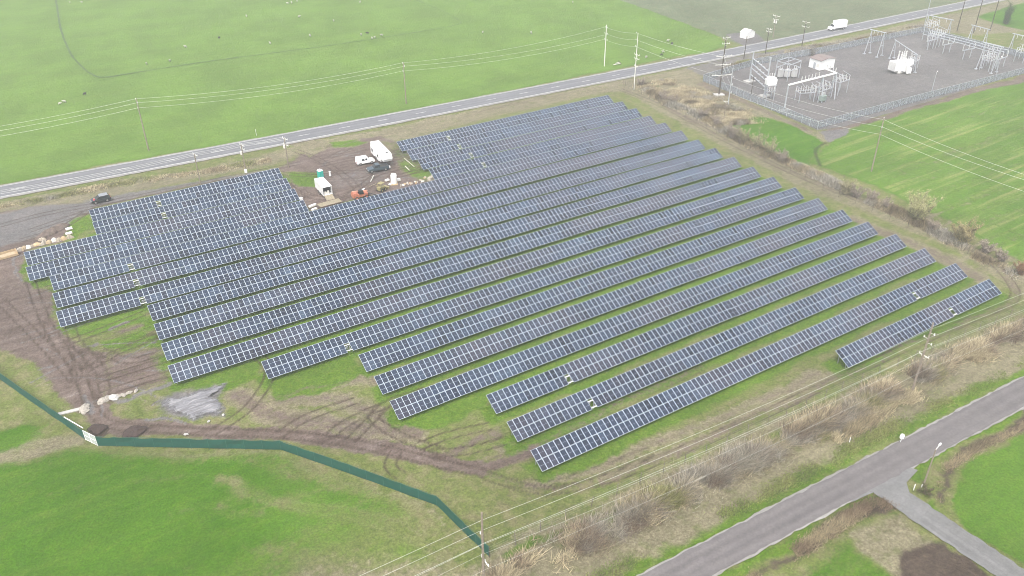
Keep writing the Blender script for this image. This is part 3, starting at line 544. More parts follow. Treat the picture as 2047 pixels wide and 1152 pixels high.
for n, v, a, b, N, gap, lb in ROWS:
    root = thing('solar_panel_row', lb, 'solar array', (a, v, 0), 0, 'rows of solar panels in the field')
    pitch = (b-a)/N; cells = []; off = random.randint(0, 6)
    tabs = {}
    for i in range(N):
        t = (i+off)//14
        if t not in tabs: tabs[t] = (random.gauss(0, .025), random.gauss(0, .004), random.random()**2.5*.5)
    def slow(u, s): return float(vnoise(np.array([u]), np.array([s]), 77)[0])
    for i in range(N):
        for j in (0, 1):
            if j == 0 and i == gap: continue
            dz, da, tint = tabs[(i+off)//14]; ux = a+i*pitch
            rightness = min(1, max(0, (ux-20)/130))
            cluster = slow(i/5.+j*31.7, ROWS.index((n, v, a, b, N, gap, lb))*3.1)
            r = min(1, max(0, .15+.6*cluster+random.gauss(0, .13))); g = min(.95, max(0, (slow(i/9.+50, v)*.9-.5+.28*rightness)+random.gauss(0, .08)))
            if random.random() < .05: r *= .35
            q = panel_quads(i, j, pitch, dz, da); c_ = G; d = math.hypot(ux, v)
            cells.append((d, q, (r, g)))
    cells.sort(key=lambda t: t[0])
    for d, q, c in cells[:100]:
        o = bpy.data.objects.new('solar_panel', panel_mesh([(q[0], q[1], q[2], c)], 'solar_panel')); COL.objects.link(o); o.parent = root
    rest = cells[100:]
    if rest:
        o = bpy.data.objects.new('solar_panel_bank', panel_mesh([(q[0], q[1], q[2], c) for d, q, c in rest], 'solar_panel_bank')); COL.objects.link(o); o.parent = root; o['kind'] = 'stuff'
    rk = MB(); Lr = b-a
    def S(x, s, h=-.12): return (x, s*ct-h*st, ZF+s*st+h*ct)
    for s in (.45, 1.35, 2.25, 3.15): rk.beam(S(.05, s, -.08), S(Lr-.05, s, -.08), .07, .06)
    k = max(2, round(Lr/3.6)); 
    for i in range(k):
        x = .6+i*(Lr-1.2)/(k-1); rk.beam(S(x, .35, -.13), S(x, 3.3, -.13), .08, .1); rk.beam((x, 1.1*ct, -.2), S(x, 1.1, -.2), .1); rk.beam((x, 2.9*ct, -.2), S(x, 2.9, -.2), .1)
    rk.build('racking', M['rack'], root)
    if gap >= 0:
        # opening for the string box: two white cross rails and the side rail
        x0 = gap*pitch+.02; x1 = x0+pitch-.04; f_ = MB(); f_.beam(S(x0-.03, .25, 0), S(x1+.03, .25, 0), .16, .04); f_.beam(S(x0-.03, 1.42, 0), S(x1+.03, 1.42, 0), .16, .04); f_.build('mounting_rail', M['white'], root)
        f_ = MB(); c_ = MB(); c_.box(x0+.2, x0+.75, 1.9*ct-.1, 1.9*ct+.1, .35, .75); c_.build('inverter_box', M['galv'], root)
# ------------------------------------------------------------------ poles and wires
def insul(mb, p, h=.35, r=.09): mb.lathe([(r*.5, 0), (r, h*.15), (r*.55, h*.3), (r, h*.5), (r*.55, h*.65), (r*.9, h*.85), (r*.4, h)], p, 8)
def pole(label, base, h, arms=(), ang=0., wood='wood', r=.19, can=0, group=None, side=(), lamp=False, pad=False, name='utility_pole', cat='utility pole'):
    """arms: (height, half length, n insulators); ang = direction of the arms; side: heights of armless stand-off insulators"""
    t = thing(name, label, cat, (base[0], base[1], 0), ang, group)
    mb = MB(); mb.tube((0, 0, -.6), (0, 0, h), r, r*.62, 10); mb.build('pole_shaft', M[wood], t, smooth=False)
    for z, hl, ni in arms:
        a = MB(); a.box(-hl, hl, -r*.9-.12, -r*.9, z-.07, z+.07); a.beam((hl*.55, -r, z), (0, -r, z-.7), .05); a.beam((-hl*.55, -r, z), (0, -r, z-.7), .05); ao = a.build('crossarm', M['offwhite' if wood != 'galv' else 'galv'], t)
        b = MB()
        for i in range(ni):
            x = -hl*.93+2*hl*.93*i/max(1, ni-1); insul(b, (x, -r*.9-.06, z+.07))
        if ni: b.build('insulator', M['insul'], ao)
    for i, (z, s) in enumerate(side):
        b = MB(); b.tube((0, 0, z), (s*.75, 0, z+.12), .05, .03, 6); b.lathe([(.06, 0), (.13, .05), (.07, .1), (.13, .18), (.07, .24), (.12, .32), (.05, .4)], (s*.75, 0, z-.05), 8); b.build('insulator', M['insul'], t)
    for i in range(can):
        b = MB(); sx = .42*(1 if i == 0 else -1); b.lathe([(.26, 0), (.28, .05), (.28, .8), (.2, .9), (.05, .92)], (sx, .1, h-2.9), 12); insul(b, (sx, .1, h-2.0), .25, .06); b.build('transformer_can', M['offwhite'], t)
    if lamp:
        b = MB(); b.beam((0, 0, h-.1), (1.2, 0, h+.25), .06); b.box(1.0, 1.6, -.14, .14, h+.16, h+.3, .06, .04); b.build('lamp_head', M['white'], t)
    if pad:
        b = MB(); b.box(-1.6, 1.6, -1.1, 1.1, -.1, .25); b.build('footing', M['conc'], t)
    return t
def wire(label, pts, sag=.03, r=.04, n=14, group='overhead wires', m='wire'):
    mb = MB()
    for a, b in zip(pts[:-1], pts[1:]):
        a, b = Vector(a), Vector(b); L = (b-a).length; prev = a
        for i in range(1, n+1):
            t = i/n; p = a.lerp(b, t); p.z -= 4*sag*L*t*(1-t); mb.tube(prev, p, r, r, 4, False); prev = p
    o = mb.build('power_line_wire', M[m]); tag(o, label, 'wire', group); return o
def base_of(px, top=None): g = G(*px); return (g.x, g.y), (HT(g, top) if top is not None else None)
PI = math.pi
# near line along the field road
dirn = head(G(975, 1110), G(1684, 780))
b1, h1 = base_of((1822, 785), 645)
g_ = G(963, 1025, h1); b0 = (g_.x, g_.y)
pole('near weathered wooden pole at the bottom edge, standing by the end of the green fence', b0, h1, [(0, 0, 0)][:0]+[(HT(b0, 1124), .95, 3)], dirn+PI/2, side=[(HT(b0, 1072), .6)], group='poles of the near power line', r=.21)
pole('weathered wooden pole leaning out of the brush in front of the shortest panel row', b1, h1, [(h1-6.5, .9, 2)], dirn+PI/2, side=[(h1-2.0, -1), (h1-3.2, 1), (h1-3.9, -1)], group='poles of the near power line', r=.21)
v_ = Vector((b1[0]-b0[0], b1[1]-b0[1])); b2 = (b1[0]+v_.x, b1[1]+v_.y); bm = (b0[0]-v_.x, b0[1]-v_.y)
nrm = Vector((-math.sin(dirn), math.cos(dirn)))
for i, (py, off, nm) in enumerate(((1040, 0, 'topmost'), (1070, .7, 'second from the top'), (1077, -.7, 'third from the top'), (1093, .3, 'fourth from the top'), (1120, .85, 'fifth from the top'), (1128, -.85, 'lowest'))):
    z = HT(b0, py); P = [(p[0]+nrm.x*off, p[1]+nrm.y*off, z) for p in (bm, b0, b1, b2)]
    wire(f'{nm} wire of the near power line crossing the lower right', P, .012 if i < 3 else .016, .017 if i < 3 else .012)
# far transmission line beyond the highway
far_ = [('tall wooden transmission pole in the green field, leftmost of the far line', (297, 300), 198), ('tall wooden transmission pole in the green field, middle of the far line', (812, 207), 126), ('tall pale pole with three pairs of dark insulators beyond the highway', (1208, 132), 50)]
fb = []
for lb, p, ty in far_:
    b, h = base_of(p, ty); fb.append((b, h))
    if 'pale pole' in lb: t = pole(lb, b, h, [], PI/2, 'offwhite', side=[(h-.9, 1), (h-.9, -1), (h-3.0, 1), (h-3.0, -1), (h-5.1, 1), (h-5.1, -1)], group='far transmission poles')
    else: t = pole(lb, b, h, [], PI/2, side=[(h-.3, 1), (h-.9, -1), (h-2.8, 1)], group='far transmission poles')
p4b, p4h = base_of((1267, 179), 66)
pole('tall thin pole beside the highway carrying an equipment rack halfway up', p4b, p4h, [(HT(p4b, 110), 1.3, 4), (HT(p4b, 118), 1.3, 4), (HT(p4b, 133), .9, 3)], PI/2, 'offwhite', .16, can=0, side=[(p4h-.2, 1), (p4h-2.3, 1), (p4h-4.4, 1)])
bb, bh = base_of((1437, 190), 73)
zb = [HT(bb, y) for y in (112, 129, 150)]
pole('tall dark dead-end pole with three long crossarms outside the substation corner', bb, bh, [(bh-.4, 1.2, 3), (bh-2.2, 1.3, 4), (zb[0], 2.6, 3), (zb[1], 2.6, 3), (zb[2], 3.4, 3)], -.35, 'darkwood', .24, pad=True)
lft = (fb[0][0][0]-76, fb[0][0][1]+3)
H = [f[1] for f in fb]
for i, (d0, s) in enumerate(((.2, .8), (.8, -.8), (2.7, .8))):
    ptsw = [(lft[0], lft[1]+s, H[0]-d0)]+[(fb[k][0][0], fb[k][0][1]+s, H[k]-(d0 if k < 2 else (.9, 3., 5.1)[i])) for k in range(3)]+[(p4b[0], p4b[1]+.5, p4h-(.2, 2.3, 4.4)[i]), (bb[0]-1, bb[1], zb[i])]
    wire(('upper', 'middle', 'lower')[i]+' wire of the far transmission line above the green field', ptsw, .02, .021)
# distribution poles beside the highway
for lb, p, ty, arms, can, wd in (
  ('roadside pole with one crossarm left of the gravel drive, between highway and rear panel row', (401, 368), 308, [(.3, 1.1, 3)], 0, 'wood'),
  ('short roadside pole with paired crossarms over the highway edge, in the dry verge', (492, 346), 289, [(.3, 1.1, 3), (1.3, 1.0, 3)], 1, 'wood'),
  ('roadside pole with two crossarms beside the rubble drive and the muddy yard', (577, 335), 276, [(.3, 1.2, 3), (2.0, 1.1, 3)], 1, 'wood'),
  ('thin dark pole rising in front of the white tent', (1487, 117), 72, [(.3, .9, 2)], 0, 'darkwood'),
  ('dark pole topped with a cluster of arms right of the white tent', (1530, 107), 57, [(.3, 1.1, 4), (1.2, 1.2, 4)], 0, 'darkwood'),
  ('pale pole with two crossarms and two transformer cans beyond the highway', (1545, 76), 31, [(.3, 1.5, 4), (1.6, 1.2, 2)], 2, 'wood'),
  ('dark pole with two pale crossarms in the verge left of the white lorry', (1603, 92), 43, [(.3, 1.5, 3), (2., 1.5, 3)], 0, 'darkwood')):
    b, h = base_of(p, ty); pole(lb, b, h, [(h-a[0], a[1], a[2]) for a in arms], PI/2+.25, wd, .17, can, group='roadside distribution poles')
rb = [base_of(p, t) for p, t in (((401, 368), 308), ((492, 346), 289), ((577, 335), 276))]
for k, (i, p, q) in enumerate((('leftmost', (1913, 62), 15.5), ('middle', (1946, 66), 16), ('rightmost', (1979, 62), 16))):
    g = G(*p); pole(f'{i} of three tall dark poles rising behind the substation bus frames', (g.x, g.y), q, [], 0, 'darkwood', .2, group='tall dark poles behind the substation')
g = G(1846, 58); pole('tall pale mast at the rear left corner of the substation, by the highway', (g.x, g.y), 17, [], 0, 'galv', .14)
b, h = base_of((1742, 342), 237); R2 = (b, h)
pole('lone weathered pole standing in the striped green field', b, h, [], .6, side=[(h-.3, 1), (h-2.2, -1), (h-4.2, 1)])
b, h = base_of((1455, 212), 136); SP = (b, h)
pole('slender steel pole with dark stand-offs at the substation fence corner', b, h, [], 0, 'galv', .17, side=[(HT(b, 155), 1), (HT(b, 170), 1), (HT(b, 186), 1)])
b, h = base_of((1446.7, 239), 201); pole('short wooden pole with a small crossarm in the brush outside the substation', b, h, [(h-.2, .9, 2)], -.3, 'wood', .13)
b, h = base_of((1500.6, 195), 150); pole('thin dark pole inside the substation near the left gantry', b, h, [], 0, 'darkwood', .14)
b, h = base_of((1861, 188), 146); pole('thin light mast standing in the open gravel of the substation', b, h, [], .4, 'galv', .11, lamp=True)
b, h = base_of((1991, 149), 116); pole('thin light mast by the right hand substation fence', b, h, [], .4, 'galv', .09, lamp=True)
b, h = base_of((1846, 970), 899); pole('short leaning pole with a white lamp at the road junction', b, h, [], .2, 'wood', .14, lamp=True)
b, h = base_of((1245, 182), 160); pole('stub of a guy pole in the dry verge near the rear panel row', b, h, [], 0, 'wood', .1)
b, h = base_of((512.5, 270), 258); pole('small white marker post in the green field by the highway', b, h, [], 0, 'white', .07, name='marker_post', cat='marker post')
e = G(2300, 450); RW = lambda i: tuple((lambda a, b: a+(a-b)*.6)(G(2047, (338, 349, 372)[i], R2[1]-(1, 3, 5)[i]), Vector((R2[0][0], R2[0][1], R2[1]-(.3, 2.2, 4.2)[i]))))
for i, (z0, z1) in enumerate(((155, .3), (170, 2.2), (186, 4.2))):
    zs = HT(SP[0], z0); zz = R2[1]-z1
    wire(('upper', 'middle', 'lower')[i]+' wire from substation corner to the lone pole in the striped field', [(bb[0], bb[1], zb[i]), (SP[0][0], SP[0][1], zs), (R2[0][0], R2[0][1], zz), RW(i)], .022, .026)
for i in range(3):
    P = [(q[0][0], q[0][1]-1+i*1.0, q[1]-.1) for q in rb]; P = [(P[0][0]-45, P[0][1]+1.5, P[0][2])]+P
    wire(('far', 'middle', 'near')[i]+' wire on the roadside poles beside the highway', P, .012, .018)
# ------------------------------------------------------------------ fences
def path_pts(P, step):
    P = [Vector((p[0], p[1], 0)) for p in P]; out = [P[0]]
    for a, b in zip(P[:-1], P[1:]):
        k = max(1, round((b-a).length/step)); out += [a.lerp(b, (i+1)/k) for i in range(k)]
    return out
def mesh_mat(name, col, alpha, rough=.7):
    m = mat(name, col, rough, var=.1); m.node_tree.nodes['Principled BSDF'].inputs['Alpha'].default_value = alpha; return m
GREENMESH = mesh_mat('green_windscreen_fabric', (.005, .076, .055), .93); CHAIN = mesh_mat('chain_link_with_slats', (.27, .30, .33), .5)
def fence(name, label, P, h, step, pm, mm, pr=.04, rails=True, thick=.02, gate=None, wires=0, cat='fence', wave=0.):
    pts = path_pts(P, step); o0 = pts[0].copy(); t = thing(name, label, cat, tuple(o0))
    pts = [p-o0 for p in pts]
    if mm:
        mb = MB()
        sg = [] ; soft_ = mm is GREENMESH
        for a, b in zip(pts[:-1], pts[1:]):
            n_ = Vector((-(b-a).y, (b-a).x, 0)).normalized(); k = 5 if soft_ else 1; bu = random.gauss(0, .07) if soft_ else 0; sa = random.uniform(.02, .14) if soft_ else 0
            for j in range(k): f = j/k; sg.append((a.lerp(b, f), n_, math.sin(PI*f)*bu, math.sin(PI*f)*sa))
        sg.append((pts[-1], n_, 0, 0)); Vv = []; hb = thick/2
        for p, n_, d, sa in sg:
            for zf, dd in ((.03, .4), (.5, 1.2), (1., .3)):
                z = .04+(h-.08-sa)*zf; q = p+n_*d*dd; Vv += [q+n_*hb+Vector((0, 0, z)), q-n_*hb+Vector((0, 0, z))]
        Ff = []
        for i in range(len(sg)-1):
            A, B = i*6, i*6+6
            for l in (0, 2): Ff += [(A+l, B+l, B+l+2, A+l+2), (A+l+1, A+l+3, B+l+3, B+l+1)]
            Ff += [(A, A+1, B+1, B), (A+4, B+4, B+5, A+5)]
        mb.add(Vv, Ff)
        mb.build('fence_fabric', mm, t)
    if rails:
        mb = MB()
        for a, b in zip(pts[:-1], pts[1:]): mb.beam(a+Vector((0, 0, h+.02)), b+Vector((0, 0, h+.02)), pr*1.2)
        mb.build('top_rail', pm, t)
    if wires:
        mb = MB()
        for a, b in zip(pts[:-1], pts[1:]):
            for k in range(wires): z = h*(k+1)/(wires+.3); mb.tube(a+Vector((0, 0, z)), b+Vector((0, 0, z)), .007, .007, 3, False)
        mb.build('fence_wire', M['fwire'], t)
    pm_ = MB(); pm_.tube((0, 0, -.3), (0, 0, h+.1), pr, pr, 6); po = pm_.build('fence_post', pm, t, pts[0])
    for p in pts[1:100]:
        c = po.copy(); COL.objects.link(c); c.parent = t; c.location = p+Vector((random.gauss(0, wave), random.gauss(0, wave), 0)); c.rotation_euler = (random.gauss(0, wave*.8), random.gauss(0, wave*.8), 0)
    return t
def gpl(*P): return [(G(*p).x, G(*p).y) for p in P]
lf = gpl((-120, 660), (0, 759), (60, 802), (115, 840), (172, 880)); fence('windscreen_fence', 'green fabric covered fence running off the left edge of the photo', lf, 1.9, 3, M['postg'], GREENMESH, .03)
fence('windscreen_fence', 'long green fabric covered fence bending along the bottom of the solar farm', gpl((196, 892), (347, 895.5), (562, 899.8), (700, 948), (873, 1011), (925, 1062), (978, 1113)), 1.9, 3, M['postg'], GREENMESH, .03)
ga, gb = G(172, 880), G(196, 892); gt = thing('fence_gate', 'pale double gate standing between the two green fences', 'gate', tuple(ga), head(ga, gb)); L_ = (gb-ga).length
mb = MB()
for x in (0, L_/2-.02, L_/2+.06, L_): mb.beam((x, 0, 0), (x, 0, 2.0), .09)
for z in (.15, 1.05, 1.95): mb.beam((0, 0, z), (L_, 0, z), .07)
mb.build('gate_frame', M['white'], gt); mb = MB(); mb.box(.05, L_-.05, -.01, .01, .15, 1.95); mb.build('gate_mesh', mesh_mat('pale_gate_mesh', (.6, .64, .62), .6), gt)
mb = MB(); mb.beam((-.3, .3, 2.1), (-5.2, .6, 2.05), .12); mb.build('gate_top_bar', M['white'], gt)
POSTB = mat('fence_post_wood', (.12, .10, .08), .9, var=.2)
fence('wire_fence', 'wire fence on thin brown posts between the solar rows and the brush ditch', gpl((978, 1113), (1081, 1062), (1182, 1012), (1279, 966), (1369, 925), (1453, 887), (1534, 849), (1684, 781), (2047, 622), (2130, 585)), 1.9, 4.6, POSTB, None, .055, False, wires=4, wave=.05)
fe = gpl((2100, 575), (2020, 545), (1644, 380), (1609, 359), (1500, 300), (1370, 236), (1250, 172)); fence('wire_fence', 'wire fence on thin posts along the hedge right of the panel rows', fe, 1.9, 5, POSTB, None, .055, False, wires=5, wave=.05)
SF = [(1405, 163), (1500, 203), (1634, 258), (1700, 240), (1850, 199), (2047, 148), (2250, 95)]
fence('chain_link_fence', 'pale grey chain link fence along the front and near side of the substation', gpl(*SF), 2.3, 3.2, M['galv'], CHAIN, .045)
fence('chain_link_fence', 'pale grey chain link fence behind the substation facing the highway', gpl((1405, 163), (1510, 130), (1640, 107), (1841, 66), (1930, 88), (2047, 117), (2200, 155)), 2.3, 3.2, M['galv'], CHAIN, .045)
# ------------------------------------------------------------------ vegetation
def vcol(name, rough=.9):
    m = bpy.data.materials.new(name); m.use_nodes = True; n = m.node_tree; a = n.nodes.new('ShaderNodeAttribute'); a.attribute_name = 'bc'; b = n.nodes['Principled BSDF']
    n.links.new(a.outputs['Color'], b.inputs['Base Color']); b.inputs['Roughness'].default_value = rough; b.inputs['Specular IOR Level'].default_value = .15
    return m
VM = vcol('plant_blades'); TW = mat('bark', (.13, .105, .08), .9, var=.2)
def blades(name, base, h, lean, wid, cols, parent=None, m=None, loc=None):
    """base (n,3), h (n), lean (n,2), wid (n): thin upright triangles"""
    n = len(base); th = RNG.uniform(0, PI, n); dx = np.stack([np.cos(th), np.sin(th), np.zeros(n)], 1)*wid[:, None]/2
    tip = base+np.stack([lean[:, 0], lean[:, 1], h], 1); V = np.stack([base-dx, base+dx, tip+dx*.35, tip-dx*.35], 1).reshape(-1, 3).astype(np.float32)
    me = bpy.data.meshes.new(name); me.vertices.add(4*n); me.vertices.foreach_set('co', V.ravel()); me.loops.add(4*n); me.loops.foreach_set('vertex_index', np.arange(4*n, dtype=np.int32)); me.polygons.add(n)
    me.polygons.foreach_set('loop_start', np.arange(0, 4*n, 4, dtype=np.int32)); me.update(); me.validate()
    c = np.repeat(np.concatenate([cols, np.ones((n, 1))], 1), 4, axis=0).astype(np.float32); at = me.attributes.new('bc', 'FLOAT_COLOR', 'POINT'); at.data.foreach_set('color', c.ravel()); me.materials.append(m or VM)
    o = bpy.data.objects.new(name, me); COL.objects.link(o)
    if parent: o.parent = parent
    if loc is not None: o.location = loc
    return o
def brush(name, label, cat, P, width, n, hr, pal, wid=.1, lean=.35, dens=5., thr=.45):
    P = smooth_line(np.array([[G(*p).x, G(*p).y] for p in P]), 6); seg = np.diff(P, axis=0); L = np.hypot(*seg.T); cum = np.concatenate([[0], np.cumsum(L)])
    s = RNG.uniform(0, cum[-1], n*3); i = np.clip(np.searchsorted(cum, s)-1, 0, len(L)-1); t = (s-cum[i])/L[i]; nn = np.stack([-seg[i, 1], seg[i, 0]], 1)/L[i][:, None]
    u = RNG.normal(0, .42, n*3); X = P[i]+seg[i]*t[:, None]+nn*(u*width)[:, None]
    f = fbm(X[:, 0], X[:, 1], dens, 41, 3); k = RNG.uniform(0, 1, len(f)) < np.clip((f-thr+.12)*4, 0, 1); X = X[k][:n]; f = f[k][:n]; u = u[k][:n]; n = len(X)
    pal = np.array(pal); z = np.clip(fbm(X[:, 0], X[:, 1], 7, 51, 3)*1.8-.4, 0, .999)*(len(pal)-1); a = z.astype(int); fr = (z-a)[:, None]; c = pal[a]*(1-fr)+pal[np.minimum(a+1, len(pal)-1)]*fr
    c = c*RNG.uniform(.45, 1.6, (n, 1)); hh = RNG.uniform(*hr, n)*(.5+f)*(1-.5*np.clip(np.abs(u)/1.2, 0, 1))
    bi = np.concatenate([X, np.full((n, 1), -.15)], 1)
    wind = np.array([.25, -.1])
    return tag(blades(name, bi, hh, (RNG.normal(0, lean, (n, 2))+wind)*hh[:, None], RNG.uniform(.5, 1.5, n)*wid, c), label, cat, None, 'stuff')
TAN = (.29, .24, .15); STRAW = (.44, .38, .25); BRN = (.14, .11, .07); RED = (.16, .115, .08); GRN = (.10, .15, .03); GRY = (.28, .26, .215); OLV = (.19, .20, .07)
brush('reeds', 'tangled tan and brown reeds filling the ditch beside the near field road', 'reeds', [(940, 1190), (1050, 1130), (1200, 1065), (1330, 1000), (1450, 940), (1560, 885), (1640, 850), (1750, 800), (1850, 750), (1960, 700), (2150, 620)], 2.9, 75000, (.6, 2.0), [BRN, TAN, STRAW, RED, GRY, TAN, OLV, BRN], .075, .6)
brush('tall_straw_grass', 'pale straw coloured tall grass clump leaning toward the near field road', 'tall grass', [(1665, 880), (1720, 850), (1790, 810), (1850, 785)], 1.5, 6000, (.8, 1.6), [STRAW, TAN, STRAW], .08, .3, 4, .42)
brush('verge_grass', 'rough mixed verge grass between the ditch reeds and the near field road', 'verge grass', [(1180, 1165), (1400, 1055), (1600, 950), (1760, 865), (1900, 795), (2100, 705)], 2.0, 16000, (.12, .3), [OLV, GRN, OLV, GRN], .10, .5)
brush('ditch_weeds', 'dark brown weeds in the ditch across the field road below the junction', 'weeds', [(1470, 1165), (1560, 1120), (1680, 1045), (1750, 1000), (1790, 1020)], 1.5, 9000, (.15, .45), [BRN, RED, TAN, BRN], .07, .5)
brush('ditch_weeds', 'dark brown weeds in the ditch right of the junction beside the bright field', 'weeds', [(2150, 800), (2047, 850), (1960, 893), (1895, 935), (1872, 975), (1885, 1005)], 1.2, 8000, (.15, .45), [BRN, RED, TAN, BRN], .07, .5)
brush('hedge_undergrowth', 'dry grey brown undergrowth at the foot of the right hand hedge', 'undergrowth', [(1290, 175), (1330, 205), (1400, 232), (1450, 262), (1520, 302), (1620, 345), (1700, 385), (1800, 430), (1880, 470), (1960, 515), (2100, 580)], 2.0, 50000, (.4, 1.5), [GRY, GRY, TAN, BRN, TAN, GRY], .13, .45, 6, .46)
brush('bramble_thicket', 'grey brown thicket of brambles between substation fence and the rear panel rows', 'thicket', [(1300, 165), (1360, 190), (1430, 215), (1470, 250)], 8.0, 50000, (.3, 1.1), [GRY, TAN, STRAW, BRN, GRY, OLV], .12, .45, 5, .44)
brush('highway_verge_grass', 'dry tan grass on the verge between highway and substation', 'verge grass', [(1440, 140), (1530, 115), (1640, 92), (1750, 75), (1850, 50)], 2.6, 12000, (.3, .9), [TAN, GRY, RED, OLV], .16, .4, 6, .4)
brush('highway_verge_grass', 'dry tan grass on the verge left of the gravel drive by the highway', 'verge grass', [(-40, 425), (100, 395), (250, 365), (400, 345), (540, 318)], 2.4, 12000, (.2, .6), [TAN, STRAW, OLV, GRY], .14, .4, 6, .4)
def shrub(label, base, h, spread, nst, twig, leaf, pal, name='bare_shrub', cat='shrub', group='shrubs of the right hand hedge', lw=.1):
    t = thing(name, label, cat, (base[0], base[1], 0), random.uniform(0, 6), group)
    st_ = MB(); B = []; Hh = []; Ln = []
    for i in range(nst):
        a = random.uniform(0, 2*PI); rr = random.uniform(.05, .25)*spread; p = Vector((math.cos(a)*rr*.5, math.sin(a)*rr*.5, -.2)); d = Vector((math.cos(a)*spread*random.uniform(.1, .55), math.sin(a)*spread*random.uniform(.1, .55), h*random.uniform(.55, 1)))
        r0 = random.uniform(.04, .09)*h/4; q = p
        for s in range(1, 6):
            n_ = p+Vector((d.x*(s/5)**1.4, d.y*(s/5)**1.4, d.z*s/5))+Vector((random.gauss(0, .05*h), random.gauss(0, .05*h), 0))
            st_.tube(q, n_, r0*(1-s/6.5+.15), r0*(1-s/6.5), 4, False)
            for k in range(twig):
                c = q.lerp(n_, random.random()); B.append(c); a2 = random.uniform(0, 2*PI); l = random.uniform(.25, .8)*h*.3*(1.1-s*.1); el = random.uniform(.3, 1.2); Ln.append((math.cos(a2)*l*math.cos(el), math.sin(a2)*l*math.cos(el))); Hh.append(l*math.sin(el))
            q = n_
    st_.build('trunk', TW, t)
    B = np.array(B); Hh = np.array(Hh); Ln = np.array(Ln); n = len(B); pal = np.array(pal)
    c = pal[RNG.integers(0, len(pal), n)]*RNG.uniform(.6, 1.4, (n, 1))
    # leaves / buds scattered along the twigs
    m = int(n*leaf); k = RNG.integers(0, n, m); tt = RNG.uniform(.3, 1.15, m)[:, None]; LB = B[k]+np.concatenate([Ln[k], Hh[k][:, None]], 1)*tt+RNG.normal(0, .08*h/4, (m, 3))
    LB[:, 2] = np.maximum(LB[:, 2], 0.05); lc = pal[RNG.integers(0, len(pal), m)]*RNG.uniform(.6, 1.6, (m, 1))
    BB = np.concatenate([B, LB]); HH = np.concatenate([Hh, RNG.uniform(-.12, .2, m)]); LL = np.concatenate([Ln, RNG.normal(0, .12, (m, 2))]); WW = np.concatenate([RNG.uniform(.02, .05, n), RNG.uniform(.5, 1.4, m)*lw])
    blades('crown', BB, HH, LL, WW, np.concatenate([c, lc]), t); return t
WIL = [(.34, .33, .16), (.28, .27, .13), (.37, .35, .20)]; GB = [(.25, .21, .17), (.32, .28, .23), (.17, .13, .105)]; OB = [(.28, .26, .15), (.23, .20, .12), (.33, .30, .19)]
SH = [((1282, 172), 2.6, 2.4, GB, 'low grey shrub at the far end of the hedge by the highway'), ((1325, 203), 3., 2.6, GB, 'rust brown shrub above the rear panel rows'), ((1345, 208), 2.6, 2.6, GB, 'dark round shrub second along the hedge behind the panel rows'),
 ((1405, 236), 2.8, 3., GB, 'grey shrub in the hedge level with the short wooden pole'), ((1432, 252), 3., 3., GB, 'grey brown shrub left of the small green paddock'), ((1463, 276), 3.8, 3.6, GB, 'dark dense shrub at the left tip of the small green paddock'),
 ((1488, 284), 3.6, 3.6, OB, 'olive shrub leaning over the small green paddock'), ((1515, 296), 4.4, 4.4, OB, 'widest olive shrub below the small green paddock'), ((1538, 308), 4.0, 3.8, OB, 'upright olive shrub, last before the gap in the hedge'), ((1562, 322), 2.8, 2.8, GB, 'small grey shrub at the lower edge of the small green paddock'),
 ((1690, 388), 4.0, 2.6, OB, 'upright brown shrub starting the lower hedge after the gap'), ((1712, 394), 2.8, 3., GB, 'low dark shrub right of the upright brown one'), ((1738, 404), 2.8, 3., GB, 'low dark shrub between the upright brown one and the big willow'), ((1772, 418), 2.6, 2.6, GB, 'small dark shrub just left of the big willow'),
 ((1862, 462), 2.8, 3., GB, 'small shrub between the two willows'), ((1970, 505), 2.6, 3., GB, 'low grey shrub below the smaller willow'), ((2000, 520), 2.2, 2.6, GB, 'last low grey shrub near the right edge'), ((2040, 548), 2.4, 2.4, [(.2, .12, .07)], 'rust coloured shrub at the right edge of the photo')]
for p, h, s, pal, lb in SH:
    b, _ = base_of(p); shrub(lb, b, h*1.15, s*1.3, 17, 13, 3.0, pal)
b, _ = base_of((1830, 442)); shrub('large pale olive willow with a feathery crown in the hedge', b, 7.2, 7.5, 24, 26, 4.5, WIL, 'willow_tree', 'tree', 'willows of the hedge', .13)
b, _ = base_of((1925, 488)); shrub('smaller tan willow with a feathery crown at the right of the hedge', b, 6.2, 5.6, 20, 24, 4.2, [(.28, .24, .13), (.24, .20, .10)], 'willow_tree', 'tree', 'willows of the hedge', .12)
b, _ = base_of((2011, 48)); shrub('slender dark green tree in the far field at the top right', b, 9, 3., 12, 20, 3.5, [(.05, .09, .035), (.08, .11, .05)], 'slender_tree', 'tree', None, .2)
b, _ = base_of((1625, 112)); shrub('bare pale sapling behind the white control house', b, 5, 3.4, 12, 14, .6, [(.3, .28, .26)], 'bare_tree', 'tree', None, .1)
b, _ = base_of((1850, 985)); shrub('tuft of green and brown weeds at the foot of the junction lamp pole', b, 1.2, 2.6, 14, 12, 2.2, [(.07, .09, .03), (.12, .09, .06)], 'weed_clump', 'weeds', None, .08)
